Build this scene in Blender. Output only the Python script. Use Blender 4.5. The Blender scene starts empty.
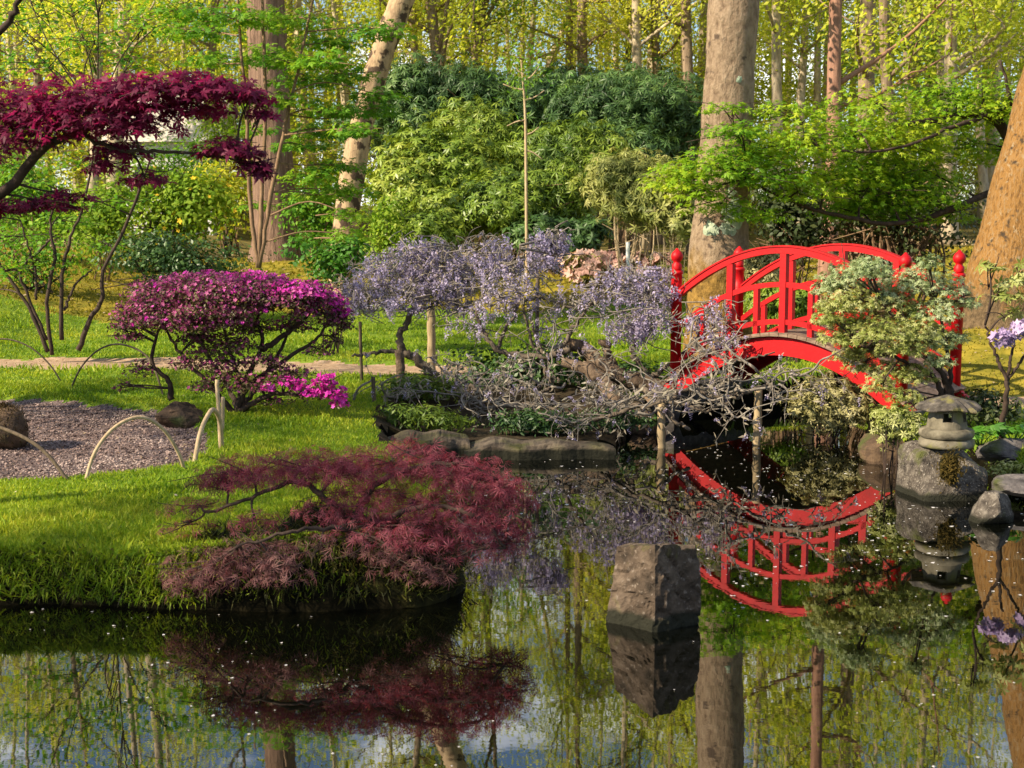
import bpy, math
import numpy as np
from math import radians as R

# ------------------------------------------------------------------ camera, sky, sun, exposure
SC = bpy.context.scene
COL = SC.collection
F = 1400.0; W, HH = 1024, 768
CAMZ = 2.1; PITCH = math.atan(169 / F)
cam = bpy.data.objects.new('camera', bpy.data.cameras.new('camera'))
COL.objects.link(cam); SC.camera = cam
cam.location = (0, 0, CAMZ); cam.rotation_euler = (math.pi / 2 - PITCH, 0, 0)
cam.data.sensor_width = 36; cam.data.lens = F / W * 36
cam.data.clip_start = 0.1; cam.data.clip_end = 600
cam.data.dof.use_dof = True; cam.data.dof.focus_distance = 12.5; cam.data.dof.aperture_fstop = 4.5

SUN_EL, SUN_AZ = 33.0, 64.0          # azimuth: degrees from straight behind the camera round to the left
sdir = np.array([-math.sin(R(SUN_AZ)) * math.cos(R(SUN_EL)), -math.cos(R(SUN_AZ)) * math.cos(R(SUN_EL)), math.sin(R(SUN_EL))])
world = bpy.data.worlds.new('World'); SC.world = world; world.use_nodes = True
wn = world.node_tree; bg = wn.nodes['Background']
sky = wn.nodes.new('ShaderNodeTexSky'); sky.sky_type = 'NISHITA'; sky.sun_disc = False
sky.sun_elevation = R(SUN_EL); sky.sun_rotation = math.atan2(sdir[0], sdir[1])
sky.air_density = 1.0; sky.dust_density = 0.3; sky.ozone_density = 3.0
tc = wn.nodes.new('ShaderNodeTexCoord'); mp = wn.nodes.new('ShaderNodeMapping'); mp.inputs['Scale'].default_value = (1, 1, 2.4)
cn = wn.nodes.new('ShaderNodeTexNoise'); cn.inputs['Scale'].default_value = 7; cn.inputs['Detail'].default_value = 7
cr = wn.nodes.new('ShaderNodeValToRGB'); cr.color_ramp.elements[0].position = .53; cr.color_ramp.elements[1].position = .64
mx = wn.nodes.new('ShaderNodeMixRGB'); mx.inputs[2].default_value = (12, 12, 12, 1)
wn.links.new(tc.outputs['Generated'], mp.inputs[0]); wn.links.new(mp.outputs[0], cn.inputs['Vector'])
wn.links.new(cn.outputs[0], cr.inputs[0]); wn.links.new(cr.outputs[0], mx.inputs[0])
wn.links.new(sky.outputs[0], mx.inputs[1]); wn.links.new(mx.outputs[0], bg.inputs['Color'])
bg.inputs['Strength'].default_value = 0.08
sl = bpy.data.lights.new('sun', 'SUN'); sl.energy = 5.0; sl.angle = R(0.6); sl.color = (1.0, .85, .62)
sun = bpy.data.objects.new('sun', sl); COL.objects.link(sun)
sun.rotation_euler = (math.pi / 2 - R(SUN_EL), 0, math.atan2(sdir[0], -sdir[1]))
SC.view_settings.view_transform = 'Standard'; SC.view_settings.look = 'None'
SC.view_settings.exposure = 1.15; SC.view_settings.gamma = 1.0
SC.render.engine = 'CYCLES'
SC.cycles.use_denoising = True
SC.cycles.max_bounces = 7; SC.cycles.diffuse_bounces = 3; SC.cycles.transmission_bounces = 4; SC.cycles.glossy_bounces = 3
SC.cycles.caustics_reflective = False; SC.cycles.caustics_refractive = False
SC.cycles.sample_clamp_indirect = 6

# ------------------------------------------------------------------ pixel <-> world
ca, sa = math.cos(PITCH), math.sin(PITCH)
def ray(px, py):
    u = (px - 512) / F; v = (384 - py) / F
    return np.array([u, ca + v * sa, -sa + v * ca])
def at(px, py, z=0.0):
    d = ray(px, py); return np.array([0, 0, CAMZ]) + d * ((z - CAMZ) / d[2])
def ad(px, py, Y):
    d = ray(px, py); return np.array([0, 0, CAMZ]) + d * (Y / d[1])

# ------------------------------------------------------------------ geometry helpers
class G:
    def __init__(s): s.V = []; s.F = []; s.n = 0
    def add(s, V, *faces):
        V = np.asarray(V, float).reshape(-1, 3)
        for f in faces:
            f = np.asarray(f, np.int64)
            if f.size: s.F.append(f + s.n)
        s.V.append(V); s.n += len(V)
        return s
ORG = {}
def link_mesh(name, g, mat, parent=None, smooth=False):
    me = bpy.data.meshes.new(name)
    V = np.concatenate(g.V) if g.V else np.zeros((0, 3))
    o = bpy.data.objects.new(name, me)
    org = ORG.get(parent.name, np.zeros(3)) if parent is not None else np.zeros(3)
    V = V - org
    me.vertices.add(len(V)); me.vertices.foreach_set('co', V.astype(np.float32).ravel())
    if g.F:
        loops = np.concatenate([f.ravel() for f in g.F]); tot = np.concatenate([np.full(len(f), f.shape[1]) for f in g.F])
        st = np.concatenate([[0], np.cumsum(tot)[:-1]])
        me.loops.add(len(loops)); me.polygons.add(len(tot))
        me.polygons.foreach_set('loop_start', st.astype(np.int32))
        me.loops.foreach_set('vertex_index', loops.astype(np.int32))
        me.update(calc_edges=True); me.validate()
        me.polygons.foreach_set('use_smooth', np.full(len(me.polygons), smooth, bool))
    me.materials.append(mat)
    COL.objects.link(o)
    if parent is not None: o.parent = parent
    ORG[o.name] = org
    return o
def tag(o, label=None, cat=None, group=None, kind=None):
    if label: o['label'] = label
    if cat: o['category'] = cat
    if group: o['group'] = group
    if kind: o['kind'] = kind
    return o
def thing(name, label, cat, loc, group=None):
    o = bpy.data.objects.new(name, None); o.empty_display_size = .1
    o.location = tuple(float(v) for v in loc); COL.objects.link(o); ORG[o.name] = np.array(loc, float)
    return tag(o, label, cat, group)

def nrm(v):
    v = np.asarray(v, float); return v / (np.linalg.norm(v, axis=-1, keepdims=True) + 1e-9)
def cr_curve(pts, k):
    P = np.asarray(pts, float); n = len(P)
    if n < 3:
        t = np.linspace(0, 1, k)[:, None]; return P[0] * (1 - t) + P[-1] * t
    Q = np.vstack([2 * P[0] - P[1], P, 2 * P[-1] - P[-2]])
    s = np.linspace(0, n - 1 - 1e-6, k); i = s.astype(int); t = (s - i)[:, None]
    a, b, c, d = Q[i], Q[i + 1], Q[i + 2], Q[i + 3]
    return .5 * (2 * b + (c - a) * t + (2 * a - 5 * b + 4 * c - d) * t ** 2 + (-a + 3 * b - 3 * c + d) * t ** 3)
def tube(g, pts, r, n=6, cap=True, rough=0, rng=None):
    P = np.asarray(pts, float); k = len(P)
    r = np.full(k, r) if np.isscalar(r) else np.asarray(r, float)
    if len(r) != k: r = np.interp(np.linspace(0, 1, k), np.linspace(0, 1, len(r)), r)
    T = nrm(np.gradient(P, axis=0))
    ref = np.array([0, 0, 1.]) if abs(T[0, 2]) < .9 else np.array([1., 0, 0])
    u = nrm(np.cross(T[0], ref)); U = np.zeros_like(P)
    for i in range(k):
        u = u - T[i] * np.dot(u, T[i]); u = u / (np.linalg.norm(u) + 1e-9); U[i] = u
    B = np.cross(T, U)
    a = np.linspace(0, 2 * np.pi, n, endpoint=False)
    rr = r[:, None] * np.ones(n)
    if rough and rng is not None: rr = rr * (1 + rng.normal(0, rough, (k, n)))
    V = P[:, None] + rr[..., None] * (np.cos(a)[None, :, None] * U[:, None] + np.sin(a)[None, :, None] * B[:, None])
    i = np.arange(k - 1)[:, None] * n; j = np.arange(n)[None]; j2 = (j + 1) % n
    q = np.stack([i + j, i + j2, i + n + j2, i + n + j], -1).reshape(-1, 4)
    g.add(V.reshape(-1, 3), q, *([np.arange(n)[None, ::-1], (k - 1) * n + np.arange(n)[None]] if cap else []))
def box(g, c, s, rot=0.0, axes=None):
    c = np.array(c, float); s = np.array(s, float) / 2
    v = np.array([[x, y, z] for x in (-1, 1) for y in (-1, 1) for z in (-1, 1)], float) * s
    if axes is None:
        cz, sz = math.cos(rot), math.sin(rot); axes = np.array([[cz, sz, 0], [-sz, cz, 0], [0, 0, 1]])
    g.add(c + v @ np.array(axes), [[0, 1, 3, 2], [4, 6, 7, 5], [0, 4, 5, 1], [2, 3, 7, 6], [0, 2, 6, 4], [1, 5, 7, 3]])
def lathe(g, prof, c, n=20, wob=0, rng=None):
    a = np.linspace(0, 2 * np.pi, n, endpoint=False); V = []
    w = np.ones(n) if not wob else 1 + rng.normal(0, wob, n)
    for r, z in prof: V.append(np.stack([r * np.cos(a) * w, r * np.sin(a) * w, np.full(n, z)], -1))
    V = np.concatenate(V) + np.asarray(c); k = len(prof)
    i = np.arange(k - 1)[:, None] * n; j = np.arange(n)[None]; j2 = (j + 1) % n
    q = np.stack([i + j, i + j2, i + n + j2, i + n + j], -1).reshape(-1, 4)
    g.add(V, q, np.arange(n)[None, ::-1], (k - 1) * n + np.arange(n)[None])
def sweep(g, P, w, h, side, up=(0, 0, 1)):
    # rectangular bar along P: width w along 'side', height h along the local normal
    P = np.asarray(P, float); T = nrm(np.gradient(P, axis=0)); side = nrm(side)
    N = nrm(np.cross(side[None], T)); N *= np.sign(N[:, 2:3] + 1e-9)
    k = len(P); V = []
    for a, b in ((-1, -1), (1, -1), (1, 1), (-1, 1)): V.append(P + side * w / 2 * a + N * h / 2 * b)
    V = np.stack(V, 1).reshape(-1, 3)
    i = np.arange(k - 1)[:, None] * 4; j = np.arange(4)[None]; j2 = (j + 1) % 4
    q = np.stack([i + j, i + j2, i + 4 + j2, i + 4 + j], -1).reshape(-1, 4)
    g.add(V, q, [[3, 2, 1, 0]], (k - 1) * 4 + np.arange(4)[None])

# leaf templates: verts in (x across, y along, z normal), faces are quads
def kite(w, l, droop=0.0, ang=0.0, base=0.0, fold=.08):
    v = np.array([[0, base, 0], [w / 2, base + l * .45, -fold * w - droop * l * .35], [0, base + l, -droop * l], [-w / 2, base + l * .45, -fold * w - droop * l * .35]])
    c, s = math.cos(ang), math.sin(ang)
    return v @ np.array([[c, s, 0], [-s, c, 0], [0, 0, 1]]).T
def fan(kites):
    V = [np.zeros((1, 3))]; Fq = []; n = 1
    for k in kites: V.append(k[1:]); Fq.append([0, n, n + 1, n + 2]); n += 3
    return np.concatenate(V), np.array(Fq)
def fan_from(specs): return fan([kite(w, l, d, R(a)) for a, w, l, d in specs])
T_KITE = (kite(.55, 1, .18), np.array([[0, 1, 2, 3]]))
T_LONG = (kite(.3, 1, .35), np.array([[0, 1, 2, 3]]))
T_STAR = fan_from([(-105, .22, .5, .15), (-52, .3, .82, .25), (0, .34, 1, .3), (52, .3, .82, .25), (105, .22, .5, .15)])
T_LACE = fan_from([(-110, .075, .7, .5), (-70, .08, .9, .55), (-35, .085, 1.05, .6), (0, .085, 1.15, .6), (35, .085, 1.05, .6), (70, .08, .9, .55), (110, .075, .7, .5)])
T_ROS = fan_from([(a, .34, 1, .25 + .2 * (i % 2)) for i, a in enumerate(range(0, 360, 60))])
T_ROSL = fan_from([(a, .24, 1, .45 + .25 * (i % 2)) for i, a in enumerate(range(0, 360, 52))])
T_BLOS = fan_from([(a, .75, 1, -.25) for a in range(0, 360, 72)])
def _raceme():
    V = []; Fq = []; n = 0; rr = np.random.default_rng(3)
    for i in range(14):
        t = i / 13; a = i * 2.4; rad = .17 * (1 - .75 * t) + .03
        c = np.array([math.cos(a) * rad, math.sin(a) * rad, -t]); s = .17 * (1 - .5 * t)
        x = nrm(rr.normal(size=3)); y = nrm(np.cross(x, rr.normal(size=3)))
        V += [c - x * s, c - y * s * .7, c + x * s, c + y * s * .7]; Fq.append([n, n + 1, n + 2, n + 3]); n += 4
    V = np.array(V); V = np.concatenate([V, [[.01, 0, -1], [-.01, 0, 0], [.01, 0, 0]]]); Fq.append([n + 2, n + 1, n, n])
    return V[:n], np.array(Fq[:-1])
T_RAC = _raceme()

def scatter(g, tpl, P, N, size, rng, spin=None):
    V, Fq = tpl; P = np.asarray(P, float); n = len(P)
    if n == 0: return
    N = nrm(N); a = rng.normal(size=(n, 3)) if spin is None else spin
    X = nrm(np.cross(a, N)); Y = np.cross(N, X)
    s = (np.full(n, size) if np.isscalar(size) else np.asarray(size))[:, None, None]
    M = P[:, None] + s * (V[None, :, 0:1] * X[:, None] + V[None, :, 1:2] * Y[:, None] + V[None, :, 2:3] * N[:, None])
    Fa = (Fq[None] + (np.arange(n) * len(V))[:, None, None]).reshape(-1, Fq.shape[1])
    g.add(M.reshape(-1, 3), Fa)
def rs(rng, n, s, j=.35): return s * (1 + rng.uniform(-j, j, n))
def sunn(rng, n, j=.6): return nrm(np.array([0, 0, .45]) + sdir * .75 + rng.normal(0, j, (n, 3)))
def upn(rng, n, j=.5): return nrm(np.array([0, 0, 1.]) + rng.normal(0, j, (n, 3)))

# ------------------------------------------------------------------ materials
def newmat(name):
    m = bpy.data.materials.new(name); m.use_nodes = True; nt = m.node_tree
    return m, nt, nt.nodes['Principled BSDF'], nt.nodes['Material Output']
def ramp(nt, cols, src, pos=None):
    r = nt.nodes.new('ShaderNodeValToRGB'); e = r.color_ramp.elements
    while len(e) < len(cols): e.new(.5)
    for i, c in enumerate(cols):
        e[i].position = (i / (len(cols) - 1)) if pos is None else pos[i]; e[i].color = (*c, 1)
    nt.links.new(src, r.inputs[0]); return r.outputs[0]
def noise(nt, scale, detail=4, vec=None, rough=.55):
    n = nt.nodes.new('ShaderNodeTexNoise'); n.inputs['Scale'].default_value = scale; n.inputs['Detail'].default_value = detail
    n.inputs['Roughness'].default_value = rough
    if vec is None:
        t = nt.nodes.new('ShaderNodeNewGeometry'); vec = t.outputs['Position']
    nt.links.new(vec, n.inputs['Vector']); return n.outputs[0]
def mixc(nt, fac, a, b, mode='MIX'):
    m = nt.nodes.new('ShaderNodeMixRGB'); m.blend_type = mode
    for s, i in ((fac, 0), (a, 1), (b, 2)):
        if isinstance(s, (int, float)): m.inputs[i].default_value = s
        elif isinstance(s, tuple): m.inputs[i].default_value = (*s, 1)
        else: nt.links.new(s, m.inputs[i])
    return m.outputs[0]
def bump(nt, b, h, strength=.5, dist=.02):
    n = nt.nodes.new('ShaderNodeBump'); n.inputs['Strength'].default_value = strength; n.inputs['Distance'].default_value = dist
    nt.links.new(h, n.inputs['Height']); nt.links.new(n.outputs[0], b.inputs['Normal'])
def leafmat(name, cols, transl=.4, rough=.55, spec=.3, nscale=1.3, warm=(1.15, 1.1, .6)):
    m, nt, b, out = newmat(name)
    geo = nt.nodes.new('ShaderNodeNewGeometry')
    nz = noise(nt, nscale, 3)
    ma = nt.nodes.new('ShaderNodeMath'); ma.operation = 'MULTIPLY_ADD'; ma.inputs[1].default_value = .55; ma.use_clamp = True
    mb = nt.nodes.new('ShaderNodeMath'); mb.operation = 'MULTIPLY_ADD'; mb.inputs[1].default_value = 1.5; mb.inputs[2].default_value = -.52
    nt.links.new(nz, mb.inputs[0]); nt.links.new(mb.outputs[0], ma.inputs[2]); nt.links.new(geo.outputs['Random Per Island'], ma.inputs[0])
    c = ramp(nt, cols, ma.outputs[0])
    nt.links.new(c, b.inputs['Base Color']); b.inputs['Roughness'].default_value = rough; b.inputs['Specular IOR Level'].default_value = spec
    tr = nt.nodes.new('ShaderNodeBsdfTranslucent'); nt.links.new(mixc(nt, 1.0, c, warm, 'MULTIPLY'), tr.inputs[0])
    ms = nt.nodes.new('ShaderNodeMixShader'); ms.inputs[0].default_value = transl
    nt.links.new(b.outputs[0], ms.inputs[1]); nt.links.new(tr.outputs[0], ms.inputs[2]); nt.links.new(ms.outputs[0], out.inputs[0])
    return m
def barkmat(name, c1, c2, c3=None, vs=(9, 9, 1.6), bumpd=.03, patch=None, pscale=3.0, pthr=(.58, .66), foot=None):
    m, nt, b, out = newmat(name)
    geo = nt.nodes.new('ShaderNodeNewGeometry')
    mp = nt.nodes.new('ShaderNodeMapping'); mp.inputs['Scale'].default_value = vs; nt.links.new(geo.outputs['Position'], mp.inputs[0])
    n1 = noise(nt, 1.6, 6, mp.outputs[0], .65)
    c = ramp(nt, [c1, c2] if c3 is None else [c1, c2, c3], n1, [.32, .7] if c3 is None else [.3, .5, .72])
    if patch:
        for k, pc in enumerate(patch):
            f = ramp(nt, [(0, 0, 0), (1, 1, 1)], noise(nt, pscale * (1 + .37 * k), 5), list(pthr)); c = mixc(nt, f, c, pc)
    if foot:
        sx = nt.nodes.new('ShaderNodeSeparateXYZ'); nt.links.new(geo.outputs['Position'], sx.inputs[0])
        mr = nt.nodes.new('ShaderNodeMapRange'); mr.inputs[1].default_value = foot[1]; mr.inputs[2].default_value = foot[2]; mr.inputs[3].default_value = .95; mr.inputs[4].default_value = -.25
        nt.links.new(sx.outputs[2], mr.inputs[0]); ad_ = nt.nodes.new('ShaderNodeMath'); ad_.operation = 'ADD'; nt.links.new(mr.outputs[0], ad_.inputs[0]); nt.links.new(noise(nt, 3.5, 6, None, .65), ad_.inputs[1])
        c = mixc(nt, ramp(nt, [(0, 0, 0), (1, 1, 1)], ad_.outputs[0], [.72, .92]), c, ramp(nt, [foot[0], tuple(v * .35 for v in foot[0])], noise(nt, 14, 6, None, .7), [.4, .65]))
    nt.links.new(c, b.inputs['Base Color']); b.inputs['Roughness'].default_value = .85; b.inputs['Specular IOR Level'].default_value = .2
    bump(nt, b, n1, .9, bumpd)
    return m
def simplemat(name, c1, c2, scale=8, rough=.8, bumpd=.01, detail=6, bs=.6, spec=.3, pos=(.35, .65)):
    m, nt, b, out = newmat(name); n1 = noise(nt, scale, detail)
    nt.links.new(ramp(nt, [c1, c2], n1, list(pos)), b.inputs['Base Color']); b.inputs['Roughness'].default_value = rough
    b.inputs['Specular IOR Level'].default_value = spec
    if bumpd: bump(nt, b, n1, bs, bumpd)
    return m
def stonemat(name, cols, scale, moss=None, mthr=(.5, .62), bumpd=.03, mscale=3.0, spots=None, wet_or_shade=None):
    m, nt, b, out = newmat(name); n1 = noise(nt, scale, 8, None, .62); n2 = noise(nt, scale * 5, 4)
    c = ramp(nt, cols, n1, np.linspace(.33, .68, len(cols)).tolist())
    if spots: c = mixc(nt, ramp(nt, [(0, 0, 0), (1, 1, 1)], n2, [.60, .66]), c, spots)
    if moss:
        f = ramp(nt, [(0, 0, 0), (1, 1, 1)], noise(nt, mscale, 5), list(mthr)); c = mixc(nt, f, c, moss)
    if wet_or_shade:
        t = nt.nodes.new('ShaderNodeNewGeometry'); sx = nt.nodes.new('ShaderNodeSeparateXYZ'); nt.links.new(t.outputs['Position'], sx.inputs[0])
        mr = nt.nodes.new('ShaderNodeMapRange'); mr.inputs[1].default_value = wet_or_shade[0]; mr.inputs[2].default_value = wet_or_shade[1]; mr.inputs[3].default_value = .9; mr.inputs[4].default_value = -.3
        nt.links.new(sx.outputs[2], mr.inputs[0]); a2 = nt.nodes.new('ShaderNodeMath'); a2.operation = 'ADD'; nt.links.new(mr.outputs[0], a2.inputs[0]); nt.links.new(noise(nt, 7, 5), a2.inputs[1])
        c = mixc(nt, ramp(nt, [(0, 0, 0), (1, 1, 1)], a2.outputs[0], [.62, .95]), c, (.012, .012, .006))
    nt.links.new(c, b.inputs['Base Color']); b.inputs['Roughness'].default_value = .85; b.inputs['Specular IOR Level'].default_value = .25
    bump(nt, b, mixc(nt, .35, n1, n2), .8, bumpd); return m

M = {}
M['lawn'] = simplemat('lawn', (.07, .13, .012), (.15, .21, .02), 2.5, .95, .02, spec=.1)
M['gravel'] = stonemat('gravel', [(.05, .034, .034), (.115, .080, .074), (.20, .150, .138)], 38, bumpd=.02, spots=(.33, .28, .26))
M['path'] = stonemat('path', [(.20, .125, .075), (.32, .215, .135), (.40, .29, .20)], 14, bumpd=.01)
M['moss'] = simplemat('moss', (.10, .10, .012), (.30, .23, .03), 3.2, .95, .03, spec=.1)
M['floor'] = simplemat('forest_floor', (.06, .05, .02), (.20, .16, .05), 2.2, .95, .04, spec=.1)
M['bed'] = simplemat('bed_soil', (.018, .013, .008), (.06, .045, .025), 7, .95, .03, spec=.1)
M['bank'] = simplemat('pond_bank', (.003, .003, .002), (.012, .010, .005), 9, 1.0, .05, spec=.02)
M['grass'] = leafmat('grass_blades', [(.08, .17, .010), (.17, .29, .014), (.31, .39, .022), (.48, .47, .05)], .4, .55, .25, .75, (1.1, 1.1, .5))
M['mossblade'] = leafmat('moss_tufts', [(.10, .12, .01), (.22, .20, .02), (.34, .24, .03)], .3, .7, .1, .8)
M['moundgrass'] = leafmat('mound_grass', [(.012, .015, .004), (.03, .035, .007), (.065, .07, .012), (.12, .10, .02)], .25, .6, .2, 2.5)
M['mossdark'] = leafmat('moss_dark', [(.035, .028, .008), (.085, .06, .014), (.15, .105, .025)], .3, .7, .1, .8)
M['woodleaf'] = leafmat('spring_leaves', [(.20, .28, .020), (.37, .45, .035), (.54, .58, .07), (.70, .68, .16)], .6, .6, .15, .25, (1.2, 1.1, .5))
M['woodleaf2'] = leafmat('spring_leaves_green', [(.08, .17, .016), (.16, .29, .024), (.28, .40, .04), (.42, .48, .08)], .5, .6, .15, .3)
M['sapling'] = leafmat('sapling_leaves', [(.05, .16, .014), (.10, .26, .02), (.19, .36, .024), (.32, .44, .035)], .45, .55, .2, .8)
M['acer'] = leafmat('green_maple_leaves', [(.08, .20, .010), (.16, .32, .014), (.30, .44, .022), (.45, .52, .035)], .45, .5, .2, .9)
M['rhodo_dark'] = leafmat('rhododendron_dark', [(.016, .042, .012), (.042, .095, .026), (.095, .18, .045), (.19, .28, .08)], .22, .45, .35, .6)
M['rhodo_mid'] = leafmat('rhododendron_mid', [(.05, .10, .012), (.12, .20, .018), (.22, .30, .035), (.34, .38, .06)], .25, .42, .4, .6)
M['rhodo_pale'] = leafmat('rhododendron_pale', [(.09, .12, .028), (.20, .23, .055), (.33, .34, .10), (.45, .43, .18)], .25, .5, .3, .8)
M['under'] = leafmat('undergrowth_leaves', [(.018, .03, .010), (.04, .06, .018), (.09, .10, .03)], .2, .5, .3, .7)
M['evergreen'] = leafmat('evergreen_leaves', [(.014, .042, .010), (.035, .085, .018), (.08, .15, .03)], .2, .45, .4, .8)
M['bright'] = leafmat('bright_leaves', [(.025, .10, .008), (.065, .19, .014), (.14, .30, .03)], .35, .45, .35, 1.2)
M['ground'] = leafmat('ground_cover_leaves', [(.04, .08, .010), (.10, .16, .015), (.20, .24, .03)], .3, .5, .3, 2)
M['purple'] = leafmat('purple_maple_leaves', [(.07, .008, .034), (.15, .014, .056), (.25, .023, .090), (.38, .038, .105)], .6, .5, .3, 1.6, (1.15, .5, .9))
M['lace'] = leafmat('laceleaf_leaves', [(.09, .019, .034), (.18, .040, .064), (.29, .077, .105), (.39, .145, .165)], .42, .55, .25, 1.8, (1.5, .6, .6))
M['lacepale'] = leafmat('laceleaf_leaves_pale', [(.08, .028, .030), (.15, .062, .062), (.23, .11, .105), (.30, .17, .155)], .3, .6, .2, 2.5, (1.3, .8, .8))
M['azleaf'] = leafmat('azalea_leaves', [(.030, .026, .014), (.06, .048, .022), (.11, .085, .035), (.13, .13, .04)], .2, .5, .3, 2)
M['azflower'] = leafmat('azalea_flowers', [(.08, .022, .042), (.18, .045, .09), (.42, .10, .24), (.64, .20, .42)], .35, .6, .1, 2.2, (1.1, .8, 1.05))
M['azbright'] = leafmat('azalea_flowers_bright', [(.50, .02, .30), (.68, .05, .46), (.8, .16, .6)], .4, .6, .1, 2.2, (1.1, .8, 1.05))
M['wflower'] = leafmat('wisteria_flowers', [(.24, .20, .26), (.36, .31, .44), (.48, .42, .60), (.52, .48, .52)], .4, .7, .1, 1.6, (1, 1, 1.05))
M['wleaf'] = leafmat('wisteria_buds', [(.18, .155, .12), (.30, .26, .20), (.38, .35, .27)], .3, .7, .1, 1.6, (1, 1, .9))
M['pieris'] = leafmat('pieris_leaves', [(.11, .15, .025), (.22, .26, .05), (.36, .38, .13), (.50, .50, .27)], .3, .5, .3, 3.2)
M['pierispale'] = leafmat('pieris_pale_leaves', [(.12, .17, .06), (.22, .29, .12), (.36, .42, .22), (.52, .55, .36)], .3, .5, .3, 3.2)
M['pierisred'] = leafmat('pieris_new_growth', [(.40, .14, .03), (.50, .26, .06)], .3, .5, .2, 2)
M['cream'] = leafmat('variegated_leaves', [(.05, .06, .015), (.16, .15, .05), (.36, .33, .14), (.48, .44, .24)], .25, .5, .3, 3)
M['yellowfl'] = leafmat('yellow_flowers', [(.7, .45, .03), (.8, .6, .06)], .3, .6, .1)
M['pinkfl'] = leafmat('pale_pink_flowers', [(.45, .25, .22), (.65, .42, .36), (.72, .58, .5)], .3, .6, .1)
M['lilac'] = leafmat('lilac_flowers', [(.36, .26, .46), (.48, .36, .56), (.58, .48, .62)], .35, .6, .1, 3, (1, 1, 1))
M['petal'] = leafmat('fallen_petals', [(.5, .47, .47), (.72, .70, .70)], .2, .7, .2)
M['stones'] = leafmat('gravel_stones', [(.07, .045, .040), (.17, .115, .10), (.28, .205, .18), (.48, .39, .34)], .0, .8, .2, 1.5)
M['litter'] = leafmat('leaf_litter', [(.16, .10, .05), (.32, .24, .15), (.5, .42, .32)], .1, .8, .1)

M['bark_main'] = barkmat('bark_beech', (.11, .072, .046), (.225, .16, .105), (.30, .225, .155), (9, 9, 5), .05, [(.08, .055, .04)], 5.5, (.60, .68), foot=((.26, .15, .035), .5, 2.3))
M['bark_big'] = barkmat('bark_brown', (.10, .06, .043), (.26, .165, .115), None, (10, 10, 1.2), .05)
M['bark_orange'] = barkmat('bark_algae_orange', (.10, .05, .02), (.27, .14, .04), (.24, .17, .10), (22, 22, 6), .05, [(.06, .04, .025), (.30, .22, .13)], 9.0, (.58, .68), foot=((.16, .11, .06), .3, 1.9))
M['bark_patch'] = barkmat('bark_flaking', (.14, .09, .055), (.36, .25, .15), (.46, .33, .20), (5, 5, 2.5), .03, [(.07, .045, .03)], 3.6, (.53, .57))
M['bark_pale'] = barkmat('bark_pale', (.20, .15, .10), (.52, .43, .30), None, (6, 6, 2), .015)
M['bark_mid'] = barkmat('bark_greybrown', (.13, .09, .06), (.30, .22, .15), None, (8, 8, 1.4), .03)
M['bark_red'] = barkmat('bark_redbrown', (.17, .085, .06), (.36, .20, .14), None, (8, 8, 1.4), .03)
M['twig'] = barkmat('dark_twigs', (.025, .016, .012), (.075, .05, .038), None, (9, 9, 4), .01)
M['twig_brown'] = barkmat('brown_twigs', (.12, .07, .04), (.28, .18, .11), None, (9, 9, 4), .01)
M['wist'] = barkmat('wisteria_bark', (.06, .045, .034), (.17, .135, .10), None, (14, 14, 6), .02)
M['wisttwig'] = barkmat('wisteria_twigs', (.10, .085, .07), (.26, .23, .195), None, (14, 14, 6), .01)
M['log'] = barkmat('old_wisteria_wood', (.045, .03, .02), (.13, .09, .06), (.19, .14, .10), (8, 8, 8), .03)
M['bamboo'] = barkmat('bamboo_pole', (.22, .16, .09), (.38, .29, .17), None, (20, 20, 3), .004)
M['stake'] = barkmat('weathered_stake', (.06, .045, .03), (.14, .105, .07), None, (20, 20, 4), .006)
M['hoop'] = barkmat('split_bamboo', (.30, .22, .13), (.50, .38, .24), None, (20, 20, 6), .003)
M['hoopdark'] = barkmat('dark_split_bamboo', (.06, .045, .03), (.16, .12, .08), None, (20, 20, 6), .003)
M['white'] = simplemat('white_paint', (.62, .62, .60), (.72, .72, .70), 30, .6, .002)

def redpaint():
    m, nt, b, out = newmat('red_paint'); n1 = noise(nt, 5, 5)
    c = ramp(nt, [(.34, .003, .006), (.46, .005, .008)], n1, [.35, .65])
    f = ramp(nt, [(0, 0, 0), (1, 1, 1)], noise(nt, 24, 6, None, .7), [.63, .72]); c = mixc(nt, f, c, (.24, .010, .008)); f2 = ramp(nt, [(0, 0, 0), (1, 1, 1)], noise(nt, 3.2, 8, None, .75), [.56, .78]); c = mixc(nt, f2, c, (.20, .010, .009))
    nt.links.new(c, b.inputs['Base Color']); b.inputs['Roughness'].default_value = .5; b.inputs['Specular IOR Level'].default_value = .22
    bump(nt, b, noise(nt, 40, 4), .25, .004); return m
M['red'] = redpaint()
M['deck'] = barkmat('deck_boards', (.10, .065, .045), (.27, .19, .14), None, (7, 7, 30), .004)
M['lantern'] = stonemat('lantern_stone', [(.06, .052, .036), (.135, .118, .083), (.20, .175, .127)], 11, moss=(.15, .145, .05), mthr=(.56, .68), bumpd=.008, mscale=7)
M['lantern_cap'] = stonemat('lantern_cap_stone', [(.028, .023, .019), (.065, .056, .046), (.13, .112, .095)], 16, moss=(.17, .15, .045), mthr=(.5, .64), bumpd=.012, mscale=9)
M['boulder'] = stonemat('boulder_granite', [(.025, .020, .016), (.085, .071, .057), (.185, .160, .130)], 14, moss=(.07, .075, .02), mthr=(.58, .7), bumpd=.05, mscale=5, wet_or_shade=(.0, .10), spots=(.26, .23, .19))
M['rock'] = stonemat('pond_rock', [(.028, .020, .0135), (.068, .048, .033), (.125, .092, .066)], 8, moss=(.085, .08, .022), mthr=(.58, .70), bumpd=.05, mscale=6, wet_or_shade=(.02, .12), spots=(.15, .12, .095))
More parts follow.
